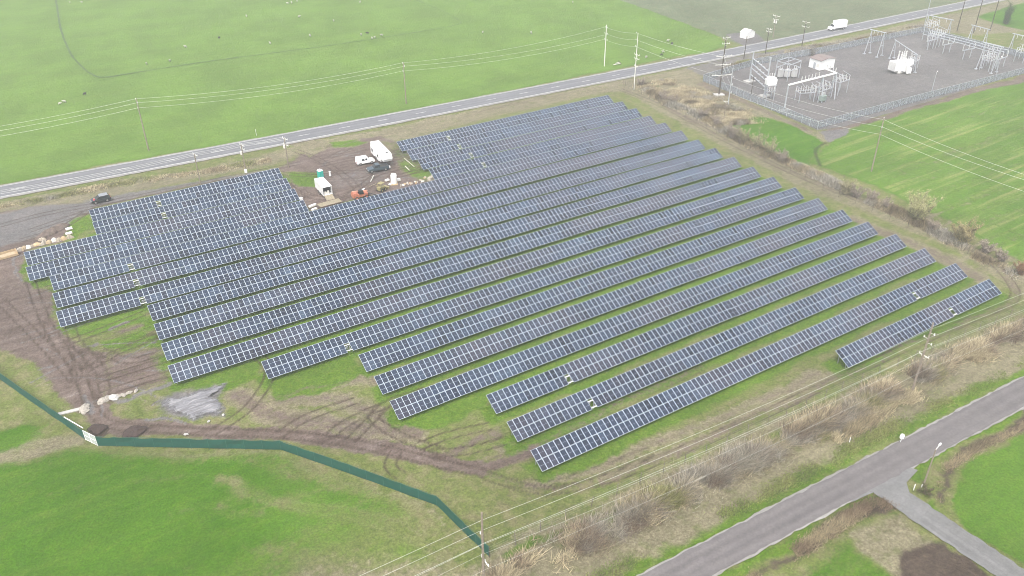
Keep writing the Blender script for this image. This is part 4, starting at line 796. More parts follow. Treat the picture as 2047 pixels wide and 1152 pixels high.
# ------------------------------------------------------------------ substation
INS = {}
def part_ins(parent, p, h=1.3, r=.15, name='post_insulator'):
    k = (h, r)
    if k not in INS: mb = MB(); insul(mb, (0, 0, 0), h, r); o = mb.build(name, M['insul'], parent, p); INS[k] = o; return o
    o = bpy.data.objects.new(name, INS[k].data); COL.objects.link(o); o.parent = parent; o.location = p; return o
def loc_of(t, p): return Vector((p[0]-t.location.x, p[1]-t.location.y, p[2]))
def gantry(label, fl, fr, ty, r=.2, brace=True, over=.8, group='A-frame gantries of the substation'):
    A = [G(*p) for p in fl]; B = [G(*p) for p in fr]; a = (A[0]+A[1])/2; b = (B[0]+B[1])/2; h = HT(a, ty); t = thing('steel_gantry', label, 'gantry', (a.x, a.y, 0), 0, group)
    d = (b-a).normalized()
    for F, c in ((A, a), (B, b)):
        mb = MB()
        for q in F:
            mb.tube(q-a, c-a+Vector((0, 0, h)), r*.8, r*.55, 8); mb.box((q-a).x-.4, (q-a).x+.4, (q-a).y-.4, (q-a).y+.4, -.1, .18)
        mb.beam(F[0].lerp(c, .45)-a+Vector((0, 0, h*.45)), F[1].lerp(c, .45)-a+Vector((0, 0, h*.45)), .14); mb.build('a_frame_leg', M['galv'], t)
    mb = MB(); mb.tube(Vector((0, 0, h))-d*over, b-a+d*over+Vector((0, 0, h)), r*.9, None, 8); mb.build('top_beam', M['galv'], t)
    for k in range(3):
        p = (b-a)*(.2+.3*k)+Vector((0, 0, h-.2)); i_ = MB(); i_.tube(p, p-Vector((0, 0, 1.2)), .11, .11, 6); i_.build('insulator_string', M['insul'], t)
    return t
for lb, fl, fr, ty in (('A-frame gantry standing alone near the rear fence of the substation', ((1727.5, 107.6), (1739, 106)), ((1752.6, 114.7), (1763, 111)), 60),
  ('A-frame gantry straddling the big white transformer', ((1778, 117), (1787, 116)), ((1818, 147), (1829, 145)), 81),
  ('A-frame gantry at the rear left end of the long bus, closest to the highway', ((1845, 66), (1852, 64)), ((1889, 75), (1897, 74)), 31),
  ('A-frame gantry behind the middle of the long bus', ((1934, 81), (1941, 79)), ((1963, 89), (1971, 87)), 51),
  ('A-frame gantry cut by the right edge of the photo', ((2014, 105), (2021, 103)), ((2046, 113), (2053, 111)), 68),
  ('A-frame gantry at the near right end of the long bus', ((1951, 138), (1961, 136)), ((1981, 147), (1992, 144)), 86)): gantry(lb, fl, fr, ty)
# long bus on portal supports
pf = [((1853, 100), (1864, 97)), ((1884, 108), (1897, 105)), ((1924, 119), (1938, 116)), ((1962, 131), (1975, 127)), ((1990, 138), (2005, 133))]
a0 = G(*pf[0][0]); bus = thing('bus_structure', 'long run of parallel bus tubes on portal supports in the right half of the substation', 'bus structure', tuple(a0), 0)
tops = []
for p, q in pf:
    a, b = G(*p)-a0, G(*q)-a0; mid = (a+b)/2; d = (b-a); d.normalize(); mb = MB(); hh = 3.3
    mb.tube(a, a+Vector((0, 0, hh)), .15, None, 8); mb.tube(b, b+Vector((0, 0, hh)), .15, None, 8); A = mid-d*3.2+Vector((0, 0, hh)); B = mid+d*3.2+Vector((0, 0, hh)); mb.beam(A, B, .28); po = mb.build('portal_support', M['galv'], bus); row = []
    for k in range(3): c = A.lerp(B, k/2); part_ins(po, c, 2.2, .16); row.append(c+Vector((0, 0, 2.25)))
    tops.append(row)
for k in range(3):
    mb = MB(); e0 = tops[0][k]+(tops[0][k]-tops[1][k])*.35
    P = [e0]+[r_[k] for r_ in tops]
    for a, b in zip(P[:-1], P[1:]): mb.tube(a, b, .13, None, 8)
    mb.build('bus_tube', M['galv'], bus)
def switch_frame(label, px, ang, w, d, h, n=3, name='disconnect_switch', group='switch frames of the substation'):
    g = G(*px); t = thing(name, label, 'switch frame', (g.x, g.y, 0), ang, group); mb = MB()
    for x in (-w/2, 0, w/2) if w > 5 else (-w/2, w/2):
        for y in (-d/2, d/2): mb.tube((x, y, 0), (x, y, h), .12, None, 6)
        mb.beam((x, -d/2, h), (x, d/2, h), .16)
    for y in (-d/2, d/2): mb.beam((-w/2-.3, y, h), (w/2+.3, y, h), .2)
    mb.build('support_frame', M['galv'], t)
    for k in range(n):
        x = -w/2+w*k/(n-1)
        for y in (-d/2, 0, d/2): part_ins(t, (x, y, h+.1), 1.3, .15)
        bl = MB(); bl.tube((x, -d/2-.2, h+1.45), (x, d/2+.2, h+1.5+(.8 if k % 2 else 0)), .07, None, 6); bl.build('switch_blade', M['galv'], t)
    return t
switch_frame('switch frame below the rear left end of the long bus', (1868, 92), .2, 6, 3.2, 4.4, 4)
switch_frame('tall switch frame at the very rear left corner of the yard', (1856, 80), .2, 5, 3., 5.5, 4)
switch_frame('switch frame under the near right gantry of the long bus', (1973, 138), .2, 6, 3, 3.6, 4)
switch_frame('switch frame at the right edge of the photo inside the substation', (2040, 122), .2, 5, 3, 3.5, 3)
switch_frame('left low switch frame in front of the long white beam', (1607, 202), -.35, 5, 2.6, 3.0, 4)
switch_frame('middle switch frame in front of the long white beam, over the small breaker', (1640, 198), .1, 7, 2.8, 3.4, 5)
switch_frame('right tall switch frame at the right end of the long white beam', (1676, 186), .1, 5, 2.6, 4.2, 4)
switch_frame('low switch frame directly beside the big white transformer on its right', (1822, 138), .3, 4, 2.4, 3.0, 3)
def ladder(label, pa, pb, ya, yb, ks, w=.3):
    a, b = G(*pa), G(*pb); ha, hb = HT(a, ya), HT(b, yb); t = thing('line_gantry', label, 'gantry', (a.x, a.y, 0)); o = b-a
    for q, h in ((Vector((0, 0, 0)), ha), (o, hb)):
        mb = MB(); mb.tube(q, q+Vector((0, 0, h)), .3, .2, 8); mb.build('mast', M['galv'], t); mb = MB(); mb.box(q.x-1.7, q.x+1.7, q.y-1.2, q.y+1.2, -.1, .3); mb.build('footing', M['conc'], t)
    for k in ks:
        mb = MB(); mb.tube((0, 0, ha*k), o+Vector((0, 0, ha*k)), .17, None, 6); c = mb.build('crossbeam', M['galv'], t); ib = MB()
        for s in (.2, .4, .6, .8): p = o*s+Vector((0, 0, ha*k)); ib.tube(p, p+Vector((.5, -.9, -.25)), .09, None, 6)
        ib.build('strain_insulator', M['insul'], c)
    return t
ladder('tall twin mast gantry with four crossbeams at the left end of the substation', (1498, 163), (1529, 192), 103, 115, (.78, .60, .46, .25))
# stand with white switchgear
g = G(1536, 198); t = thing('switchgear_unit', 'white switchgear cabinet on a tall steel stand beside the twin mast gantry', 'switchgear', (g.x, g.y, 0), -.35); mb = MB()
for x in (-1.3, 1.3):
    for y in (-.9, .9): mb.tube((x, y, 0), (x, y, 4.6), .12, None, 6)
for z in (2.8, 4.5): mb.beam((-1.6, -.9, z), (1.6, -.9, z), .16); mb.beam((-1.6, .9, z), (1.6, .9, z), .16)
mb.build('steel_stand', M['galv'], t); mb = MB(); mb.box(-1.25, 1.25, -.95, .95, 4.6, 7.0); mb.box(-1.75, -1.27, -.8, .8, 4.8, 6.6); mb.box(1.27, 1.7, -.8, .8, 4.8, 6.4); mb.build('cabinet', M['white'], t, bevel=.06)
for z0 in (3.0, 7.0):
    mb = MB()
    for x in (-.8, 0, .8): insul(mb, (x, 0 if z0 > 5 else -1.2, z0), 1.3, .16)
    mb.build('bushing', M['insul'], t)
# framed breaker bay
C4 = [G(1549, 155), G(1573, 164), G(1596, 155), G(1572, 147)]; c0 = C4[0]; hb_ = HT(C4[0], 122); t = thing('breaker_bay', 'open steel box frame holding three pale breaker cabinets', 'breaker bay', tuple(c0)); Q = [c-c0 for c in C4]; mb = MB()
for q in Q: mb.tube(q, q+Vector((0, 0, hb_)), .13, None, 6)
for i in range(4):
    for z in (hb_, hb_*.62): mb.beam(Q[i]+Vector((0, 0, z)), Q[(i+1) % 4]+Vector((0, 0, z)), .2)
mb.beam(Q[0].lerp(Q[1], .5)+Vector((0, 0, hb_)), Q[3].lerp(Q[2], .5)+Vector((0, 0, hb_)), .18)
mb.build('steel_frame', M['galv'], t); ctr = sum(Q, Vector())/4
for k, s in enumerate((-.28, 0, .3)):
    p = ctr+(Q[2]-Q[0])*s; mb = MB(); mb.box(p.x-.8, p.x+.8, p.y-.6, p.y+.6, .3, 2.9); co = mb.build('breaker_cabinet', M['insul'], t, bevel=.05); ib = MB()
    for u in (-.5, .5): insul(ib, (p.x+u, p.y, 2.9), 1.1, .14)
    ib.build('bushing', M['insul'], co)
# long white beam
a = G(1567.5, 221); hl = HT(a, 170); b = G(1672, 190); b = G(1664, 193); t = thing('bus_beam', 'long white beam carried by a tall post and an A-frame in the left substation', 'bus beam', tuple(a)); 
e1 = G(1672.6, 146, hl)-Vector((a.x, a.y, 0)); e0 = Vector((0, 0, hl)); mb = MB(); mb.tube((0, 0, 0), e0, .24, .18, 8); mb.build('post', M['galv'], t); mb = MB(); mb.box(-1.7, 1.7, -1, 1, -.1, .3); mb.build('footing', M['conc'], t)
mb = MB(); mb.beam(e0, e1, .42); mb.build('beam', M['white'], t); f = e0.lerp(e1, .72); mb = MB()
for s in (-1, 1): mb.tube((f.x+.6*s, f.y+1.6*s, 0), (f.x, f.y, hl), .17, None, 8)
mb.build('a_frame_leg', M['galv'], t); mb = MB()
for s in (-1, 1): mb.tube((e1.x+.6*s, e1.y+1.6*s, 0), (e1.x, e1.y, hl), .17, None, 8)
mb.build('a_frame_leg', M['galv'], t)
tt = G(1648, 137, hl)-Vector((a.x, a.y, 0)); mb = MB(); mb.beam(tt, e1, .34); mb.build('branch_beam', M['white'], t)
for s in (.26, .33, .4, .47, .54, .62): part_ins(t, e0.lerp(e1, s)+Vector((0, 0, .2)), 1.4, .16)
for s in (.2, .45, .7, .9): part_ins(t, tt.lerp(e1, s)+Vector((0, 0, .2)), 1.3, .16)
# small breaker under the middle frame
g = G(1643, 204); t = thing('circuit_breaker', 'small grey green circuit breaker beneath the middle switch frame', 'circuit breaker', (g.x, g.y, 0), .1); mb = MB(); mb.box(-1.1, 1.1, -.7, .7, .5, 2.1); mb.build('tank', mat('grey_green_paint', (.22, .27, .25), .5, var=.1), t, bevel=.05)
mb = MB()
for x in (-.9, .9): mb.beam((x, -.6, 0), (x, -.6, .5), .12); mb.beam((x, .6, 0), (x, .6, .5), .12)
mb.build('stand', M['galv'], t); mb = MB()
for x in (-.7, 0, .7): insul(mb, (x, .2, 2.1), 1., .14)
mb.build('bushing', M['insul'], t)
# big transformer
g = G(1800, 143); t = thing('power_transformer', 'big white power transformer with radiators, round tank and tall bushings', 'transformer', (g.x, g.y, 0), -.15)
mb = MB(); mb.box(-2.6, 2.6, -1.5, 1.5, .4, 3.7); mb.box(-2.8, 2.8, -1.7, 1.7, 3.7, 3.85); mb.build('tank', M['white'], t, bevel=.08)
mb = MB()
for k in range(9): mb.box(-4.6, -2.75, -1.5+k*.36, -1.38+k*.36, .9, 3.9)
mb.box(-4.4, -4.1, -1.5, 1.5, 3.7, 4.0); mb.build('radiator', M['white'], t); mb = MB()
for k in range(6): mb.box(-1.6+k*.4, -1.48+k*.4, -3., -1.6, .9, 3.3)
mb.build('radiator', M['white'], t)
mb = MB(); mb.lathe([(.2, 0), (1.15, .25), (1.35, 1.0), (1.15, 2.2), (.3, 2.5)], (1.3, -1.9, 2.2), 14); mb.build('round_tank', M['white'], t, smooth=True)
mb = MB(); mb.box(-2.9, 2.9, -1.9, 1.9, 0, .4); mb.build('plinth', M['conc'], t); mb = MB(); mb.box(-.6, 1.2, -3.5, -2.8, .2, 2.0); mb.build('control_cabinet', M['white'], t, bevel=.04)
for x, y, hh in ((-1.9, .6, 3.4), (-.4, .7, 2.9), (.7, .8, 2.9), (1.8, .9, 2.9)):
    mb = MB(); mb.lathe([(.32, 0), (.42, .2), (.26, .35), (.4, .7), (.24, .85), (.36, 1.3), (.22, 1.45), (.32, 1.9), (.18, 2.1), (.26, hh-.3), (.08, hh)], (x, y, 3.85), 10); mb.build('bushing', M['insul'], t)
mb = MB(); 
for k in range(3): insul(mb, (2.2+k*.45, -.9+k*.3, 3.85), 1.2, .15)
mb.build('low_bushing', M['insul'], t)
# control house
def hall(name, label, cat, c0, c1, c2, h, rise, wm, rm, over=.25):
    c0, c1, c2 = G(*c0), G(*c1), G(*c2); ex = (c1-c0); ey0 = (c2-c0); L = ex.length; ex.normalize(); W = abs(ey0.dot(Vector((-ex.y, ex.x, 0)))); sg = 1 if ey0.dot(Vector((-ex.y, ex.x, 0))) > 0 else -1
    t = thing(name, label, cat, tuple(c0), math.atan2(ex.y, ex.x)); mb = MB(); y0, y1 = (0, W) if sg > 0 else (-W, 0); ym = (y0+y1)/2
    mb.prism([(0, 0), (L, 0), (L, h), (0, h)], y0, y1); mb.add([(0, y0, h), (0, y1, h), (0, ym, h+rise)], [(0, 1, 2)]); mb.add([(L, y0, h), (L, y1, h), (L, ym, h+rise)], [(0, 2, 1)]); mb.build('wall', wm, t)
    mb = MB(); 
    for a, b in ((y0-over, ym), (y1+over, ym)):
        z0 = h-over*rise/(W/2); mb.add([(-over, a, z0+.03), (L+over, a, z0+.03), (L+over, b, h+rise+.03), (-over, b, h+rise+.03), (-over, a, z0+.13), (L+over, a, z0+.13), (L+over, b, h+rise+.13), (-over, b, h+rise+.13)], [(0, 1, 2, 3), (7, 6, 5, 4), (0, 4, 5, 1), (1, 5, 6, 2), (3, 2, 6, 7), (0, 3, 7, 4)])
    mb.build('roof', rm, t); return t, L, W, y0, y1
t, L, W, y0, y1 = hall('control_house', 'small white control house with a brown roof in the substation', 'control house', (1638, 141.5), (1616, 134), (1656, 132), 3.3, .5, M['white'], M['roofb'])
ys = y0-.03 if abs(y0) < .01 else y1+.01
mb = MB(); mb.box(L*.4, L*.4+1, ys, ys+.02, .1, 2.2); mb.build('door', M['galv'], t); mb = MB(); mb.box(L*.1, L*.1+1.1, ys-.25, ys+.02, 1, 2.); mb.build('air_conditioner', M['offwhite'], t)
t, L, W, y0, y1 = hall('frame_tent', 'bright white gabled tent on the gravel pad beyond the highway', 'tent', (1492, 78.5), (1478.5, 75), (1507, 74), 2.1, 1.0, M['white'], M['white'], .1)
# ------------------------------------------------------------------ vehicles
def wheel(t, x, y, r=.36, w=.24, rim='chrome'):
    s = 1 if y > 0 else -1; mb = MB(); mb.tube((x, y-w/2, r), (x, y+w/2, r), r, r, 16); tr = mb.build('wheel', M['black'], t); mb = MB(); mb.tube((x, y+s*w*.5, r), (x, y+s*(w*.5+.015), r), r*.6, r*.55, 12); mb.build('rim', M[rim], tr)
def car(name, label, cat, rear, front, L, kind, paint_, roof=None, w=1.9, h=1.75):
    a, b = G(*rear), G(*front); c = (a+b)/2; t = thing(name, label, cat, (c.x, c.y, 0), head(a, b), 'vehicles parked on the site'); X = L/2; hw = w/2
    mb = MB()   # lower body with sloping bonnet
    if kind == 'pickup': prof = [(-X, .5), (-X+.05, 1.0), (-X+.1, 1.1), (X-1.55, 1.12), (X-.25, 1.0), (X, .8), (X, .42), (-X+.2, .36)]
    else: prof = [(-X, .45), (-X+.02, .95), (-X+.1, 1.08), (X-1.35, 1.08), (X-.25, .95), (X, .75), (X, .38), (-X+.2, .34)]
    mb.prism(prof[::-1], -hw, hw); mb.build('body', M[paint_], t, bevel=.07)
    if kind == 'pickup': x0, x1, xr0, xr1 = -.55, X-1.5, -.35, X-2.2
    elif kind == 'van': x0, x1, xr0, xr1 = -X+.03, X-1.2, -X+.15, X-1.9
    else: x0, x1, xr0, xr1 = -X+.08, X-1.25, -X+.55, X-2.05
    ti = .16; zb = 1.07
    mb = MB(); mb.add([(x0, -hw+.05, zb), (x1, -hw+.05, zb), (x1, hw-.05, zb), (x0, hw-.05, zb), (xr0, -hw+ti+.05, h-.06), (xr1, -hw+ti+.05, h-.06), (xr1, hw-ti-.05, h-.06), (xr0, hw-ti-.05, h-.06)], [(0, 3, 2, 1), (4, 5, 6, 7), (0, 1, 5, 4), (1, 2, 6, 5), (2, 3, 7, 6), (3, 0, 4, 7)]); mb.build('windows', M['glassd'] if kind != 'van' else M[paint_], t)
    mb = MB(); mb.box(xr0-.06, xr1+.06, -hw+ti, hw-ti, h-.08, h+.02, .08, .05); mb.build('roof', M[roof or paint_], t)
    if kind == 'van':
        for (u0, u1) in ((X-2.55, X-2.0), (X-3.5, X-2.75)):
            for s in (-1, 1): mb = MB(); mb.add([(u0, s*(hw-.035), 1.15), (u1, s*(hw-.035), 1.15), (u1-.1, s*(hw-.12), 1.65), (u0, s*(hw-.12), 1.65)], [(0, 1, 2, 3)]); mb.build('side_window', M['glassd'], t)
        mb = MB(); mb.add([(X-1.19, -hw+.2, 1.12), (X-1.19, hw-.2, 1.12), (X-1.83, hw-.3, 1.68), (X-1.83, -hw+.3, 1.68)], [(0, 1, 2, 3)]); mb.build('windscreen', M['glassd'], t)
    else:
        mb = MB()
        for u in ([x1-1.15, x0+.9] if kind != 'pickup' else [x1-1.2]):
            for s in (-1, 1): mb.beam((u, s*(hw-.05), zb), (u, s*(hw-ti-.04), h-.05), .09)
        mb.build('pillar', M[paint_], t)
    if kind == 'pickup':
        mb = MB(); mb.box(-X+.15, -.65, -hw+.14, hw-.14, 1.09, 1.135); mb.build('cargo_bed', M['under'], t); mb = MB(); mb.box(-X+.1, -.62, -hw, -hw+.1, 1.1, 1.2); mb.box(-X+.1, -.62, hw-.1, hw, 1.1, 1.2); mb.box(-X+.02, -X+.12, -hw, hw, 1.05, 1.2); mb.build('bed_rail', M[paint_], t)
    for x in (-X+.95, X-.9):
        for s in (-1, 1): wheel(t, x, s*(hw-.1))
    for s in (-1, 1):
        mb = MB(); mb.box(X-.06, X+.02, s*(hw-.35)-.18, s*(hw-.35)+.18, .65, .82); mb.build('headlight', M['hlens'], t); mb = MB(); mb.box(-X-.02, -X+.05, s*(hw-.2)-.1, s*(hw-.2)+.1, .8, 1.05); mb.build('tail_light', M['redlens'], t)
    return t
car('parked_car', 'dark estate car parked on the gravel drive beside the rear left panel row', 'car', (217, 400), (188, 406.5), 4.5, 'suv', 'darkpaint', 'silver')
car('parked_van', 'white van with dark side windows parked left of the dark pickup', 'van', (716, 329), (744, 324), 4.9, 'van', 'white', None, 2.0, 1.95)
car('pickup_truck', 'dark blue grey pickup truck parked in front of the big white camper', 'pickup truck', (772, 338), (739, 344), 5.6, 'pickup', 'greypaint', None, 2.0, 1.85)
# fifth wheel camper
a, b = G(750, 306), G(777, 335); c = (a+b)/2; t = thing('camper_trailer', 'big white fifth wheel camper with roof vents and slide out sides', 'camper trailer', (c.x, c.y, 0), head(a, b), 'vehicles parked on the site')
mb = MB(); mb.prism([(-5.4, .7), (-5.4, 3.4), (-5.2, 3.6), (4.6, 3.7), (5.4, 3.3), (5.7, 2.4), (5.3, 1.6), (2.9, 1.5), (2.7, .7)], -1.25, 1.25); mb.build('body', M['white'], t, bevel=.12)
for x0, x1, s in ((-4.2, -1.3, -1), (1.0, 2.6, -1), (-2.2, 1.0, 1)):
    mb = MB(); mb.box(x0, x1, min(s*1.24, s*1.6), max(s*1.24, s*1.6), .9, 3.0); so_ = mb.build('slide_out', M['white'], t, bevel=.05); mb = MB(); mb.box((x0+x1)/2-.5, (x0+x1)/2+.5, s*1.61-.01, s*1.61+.01, 1.8, 2.5); mb.build('window', M['glassd'], so_)
for x in (-2.6, .6, 4.2): mb = MB(); mb.box(x-.32, x+.32, -.3+.2, .3+.2, 3.62, 3.8); mb.build('roof_vent', M['galv'] if x < 4 else M['glassd'], t)
mb = MB(); mb.box(-.9, .1, -.4, .4, 3.62, 3.92, .1, .1); mb.build('air_conditioner', M['offwhite'], t)
for x in (-1.6, -.6):
    for s in (-1, 1): wheel(t, x, s*1.1, .38)
mb = MB(); mb.beam((4.4, -.6, 1.6), (4.4, -.6, 0), .12); mb.beam((4.4, .6, 1.6), (4.4, .6, 0), .12); mb.build('landing_leg', M['under'], t); mb = MB(); mb.lathe([(.3, 0), (.3, .5), (.15, .62)], (6.1, 0, .1), 10); mb.build('gas_bottle', M['white'], t)
mb = MB(); mb.tube((5.2, 0, 1.5), (5.2, 0, 1.0), .1, None, 8); mb.build('kingpin', M['under'], t)
# enclosed cargo trailer with open rear
a, b = G(658, 396), G(638, 374.5); c = (a+b)/2; t = thing('cargo_trailer', 'white enclosed cargo trailer with its dark rear door open and ramp lowered', 'cargo trailer', (c.x, c.y, 0), head(a, b), 'vehicles parked on the site'); X = 3.1
mb = MB(); mb.box(-X, X, -1.15, -1.1, .5, 2.7); mb.box(-X, X, 1.1, 1.15, .5, 2.7); mb.box(X-.05, X, -1.1, 1.1, .5, 2.7); mb.box(-X, X, -1.1, 1.1, .5, .58); mb.prism([(X, .5), (X+.5, 1.), (X+.5, 2.2), (X, 2.7)], -.9, .9); mb.build('side_wall', M['white'], t)
mb = MB(); mb.box(-X-.03, X+.03, -1.18, 1.18, 2.7, 2.78, .03, .03); mb.build('roof', M['white'], t); mb = MB(); mb.box(-X+1.2, -X+1.25, -1.09, 1.09, .6, 2.68); mb.build('inner_bulkhead', M['under'], t)
mb = MB(); mb.add([(-X, -1.05, .55), (-X, 1.05, .55), (-X-1.9, 1.05, .06), (-X-1.9, -1.05, .06), (-X, -1.05, .63), (-X, 1.05, .63), (-X-1.9, 1.05, .12), (-X-1.9, -1.05, .12)], [(0, 1, 2, 3), (7, 6, 5, 4), (0, 4, 5, 1), (2, 6, 7, 3), (1, 5, 6, 2), (0, 3, 7, 4)]); mb.build('ramp', M['plank'], t)
mb = MB(); mb.lathe([(.3, 0), (.3, .7), (.2, .9)], (-X+.6, -.3, .6), 8); mb.box(-X+.3, -X+.9, .2, .8, .6, 1.3); mb.build('stored_goods', M['offwhite'], t)
for x in (-.5, .45):
    for s in (-1, 1): wheel(t, x, s*1.2, .34)
mb = MB(); mb.beam((X, -.5, .45), (X+1.5, 0, .45), .1); mb.beam((X, .5, .45), (X+1.5, 0, .45), .1); mb.build('drawbar', M['under'], t)
# lorry on the highway
a, b = G(1684, 58), G(1661, 61.5); c = (a+b)/2; t = thing('box_lorry', 'white box lorry driving on the highway past the substation', 'lorry', (c.x, c.y, .03), head(a, b)); mb = MB(); mb.box(-4, 1.6, -1.2, 1.2, .9, 3.6); mb.build('cargo_box', M['white'], t, bevel=.06)
mb = MB(); mb.prism([(1.8, .6), (1.8, 2.4), (2.5, 2.4), (3.0, 1.6), (4.0, 1.4), (4.1, .6)], -1.05, 1.05); cb = mb.build('cab', M['white'], t, bevel=.06); mb = MB(); mb.add([(2.53, -.9, 2.37), (2.53, .9, 2.37), (3.02, .9, 1.63), (3.02, -.9, 1.63)], [(0, 1, 2, 3)]); mb.build('windscreen', M['glassd'], cb)
mb = MB(); mb.box(-3.8, 3.8, -.4, .4, .5, .9); mb.build('chassis', M['under'], t)
for x in (-2.4, 3.2):
    for s in (-1, 1): wheel(t, x, s*1.0, .48, .3)
# portable toilet
g = G(641.5, 357); t = thing('portable_toilet', 'teal portable toilet with a white roof by the patch of green grass', 'portable toilet', (g.x, g.y, 0), .35, None); mb = MB(); mb.box(-.58, .58, -.58, .58, .1, 2.15); mb.build('cabin', M['teal'], t, bevel=.05); mb = MB(); mb.box(-.62, .62, -.62, .62, 2.15, 2.45, .22, .12); mb.build('roof', M['white'], t, bevel=.04)
mb = MB(); mb.box(-.42, .42, -.61, -.58, .2, 2.0); mb.build('door', mat('teal_door', (.02, .45, .38), .4), t); mb = MB(); mb.box(-.65, .65, -.65, .65, 0, .1); mb.build('skid', M['under'], t)
# flatbed trailer
a, b = G(644, 416), G(684, 405); c = (a+b)/2; t = thing('flatbed_trailer', 'flatbed trailer with weathered plank deck right behind the rearmost full row', 'flatbed trailer', (c.x, c.y, 0), head(a, b), 'vehicles parked on the site'); mb = MB()
for k in range(8): mb.box(-3.4, 2.2, -1.15+k*.29, -.89+k*.29, .75, .82)
mb.build('deck', M['plank'], t); mb = MB(); mb.box(-3.45, 2.25, -1.2, -1.12+.02, .6, .86); mb.box(-3.45, 2.25, 1.12, 1.2, .6, .86); mb.beam((2.2, -.9, .65), (3.6, 0, .6), .12); mb.beam((2.2, .9, .65), (3.6, 0, .6), .12); mb.build('chassis', M['rust'], t)
for x in (-.6, .4):
    for s in (-1, 1): wheel(t, x, s*1.0, .36)
# telehandler
a, b = G(707, 400), G(735, 393); c = (a+b)/2; t = thing('telehandler', 'orange forklift machine with black forks right behind the rearmost full row', 'forklift', (c.x, c.y, 0), head(a, b), 'vehicles parked on the site'); mb = MB(); mb.box(-2.1, 1.7, -.9, .9, .7, 1.45); mb.box(-2.1, -.9, -.85, .85, 1.45, 1.95, .1, .1); mb.build('body', M['orange'], t, bevel=.06)
mb = MB(); mb.beam((-1.8, .5, 1.9), (2.1, .5, 1.3), .32); mb.build('boom', mat('pale_orange_paint', (.6, .30, .2), .5), t); mb = MB(); mb.box(-.6, .6, -.95, .1, 1.45, 2.3, .12, .08); mb.build('cab', M['glassd'], t)
mb = MB(); mb.beam((2.0, -.5, .35), (3.9, -.5, .3), .12); mb.beam((2.0, .5, .35), (3.9, .5, .3), .12); mb.box(1.9, 2.05, -.8, .8, .3, 1.2); mb.build('forks', M['under'], t)
for x in (-1.3, 1.2):
    for s in (-1, 1): wheel(t, x, s*.95, .5, .36, 'orange')
# skid steer
a, b = G(757, 383), G(769, 379); c = (a+b)/2; t = thing('skid_steer', 'small tan yellow skid steer loader near the debris heap', 'loader', (c.x, c.y, 0), head(a, b)+.3, 'vehicles parked on the site'); mb = MB(); mb.box(-1.2, .7, -.55, .55, .4, 1.2); mb.build('body', M['yellow'], t, bevel=.05); mb = MB()
for x in (-.7, .5):
    for y in (-.5, .5): mb.beam((x, y, 1.2), (x, y, 2.0), .1)
mb.box(-.8, .6, -.6, .6, 2.0, 2.1); mb.build('roll_cage', M['yellow'], t); mb = MB(); mb.beam((-1.1, -.75, 1.5), (1.5, -.75, .5), .18); mb.beam((-1.1, .75, 1.5), (1.5, .75, .5), .18); mb.box(1.4, 1.9, -.95, .95, .1, .6); mb.build('loader_arm', M['yellow'], t)
for x in (-.7, .5):
    for s in (-1, 1): wheel(t, x, s*.75, .4, .28, 'yellow')
# ------------------------------------------------------------------ living things
def skinned(name, verts, edges, rad, m, sub=1):
    me = bpy.data.meshes.new(name); me.from_pydata(verts, edges, []); o = bpy.data.objects.new(name, me); COL.objects.link(o); o.modifiers.new('skin', 'SKIN'); s = o.modifiers.new('sub', 'SUBSURF'); s.levels = sub; s.render_levels = sub
    me.skin_vertices[0].data[0].use_root = True
    for i, r in enumerate(rad): me.skin_vertices[0].data[i].radius = (r, r) if isinstance(r, (int, float)) else r
    dg = bpy.context.evaluated_depsgraph_get(); m2 = bpy.data.meshes.new_from_object(o.evaluated_get(dg)); m2.materials.clear(); m2.materials.append(m); bpy.data.objects.remove(o); bpy.data.meshes.remove(me)
    for p in m2.polygons: p.use_smooth = True
    o = bpy.data.objects.new(name, m2); COL.objects.link(o); return o
# person bending beside the dark car
V = [(0, 0, .92), (.22, 0, 1.12), (.42, 0, 1.28), (.52, 0, 1.36), (.62, 0, 1.40), (0, .1, .88), (.05, .12, .48), (-.05, .12, .06), (.12, .12, .03), (0, -.1, .88), (.08, -.12, .48), (-.02, -.12, .06), (.15, -.12, .03),
     (.4, .2, 1.26), (.5, .26, .98), (.66, .2, .80), (.4, -.2, 1.26), (.52, -.26, .98), (.68, -.18, .82)]
E_ = [(0, 1), (1, 2), (2, 3), (3, 4), (0, 5), (5, 6), (6, 7), (7, 8), (0, 9), (9, 10), (10, 11), (11, 12), (2, 13), (13, 14), (14, 15), (2, 16), (16, 17), (17, 18)]
rd = [.15, .155, .15, .055, .11, .095, .07, .045, .04, .095, .07, .045, .04, .065, .05, .03, .065, .05, .03]
g = G(190, 409); pt = thing('person', 'person in a red jacket bending over beside the front of the dark car', 'person', (g.x, g.y, 0), head(G(190, 409), G(193, 403)))
po = skinned('body', V, E_, rd, M['skin']); po.parent = pt
jk = skinned('jacket', [V[0], V[1], V[2], V[13], V[14], (.62, .22, .85), V[16], V[17], (.64, -.2, .87)], [(0, 1), (1, 2), (2, 3), (3, 4), (4, 5), (2, 6), (6, 7), (7, 8)], [.19, .19, .185, .085, .07, .055, .085, .07, .055], M['red']); jk.parent = pt
tr = skinned('trousers', [V[0], V[5], V[6], (-.05, .12, .12), V[9], V[10], (-.02, -.12, .12)], [(0, 1), (1, 2), (2, 3), (0, 4), (4, 5), (5, 6)], [.165, .115, .09, .07, .115, .09, .07], M['navy']); tr.parent = pt
hb = MB(); hb.lathe([(.03, -.02), (.105, .03), (.115, .09), (.07, .15), (.02, .17)], (.62, 0, 1.41), 10); hb.build('hair', M['navy'], pt)
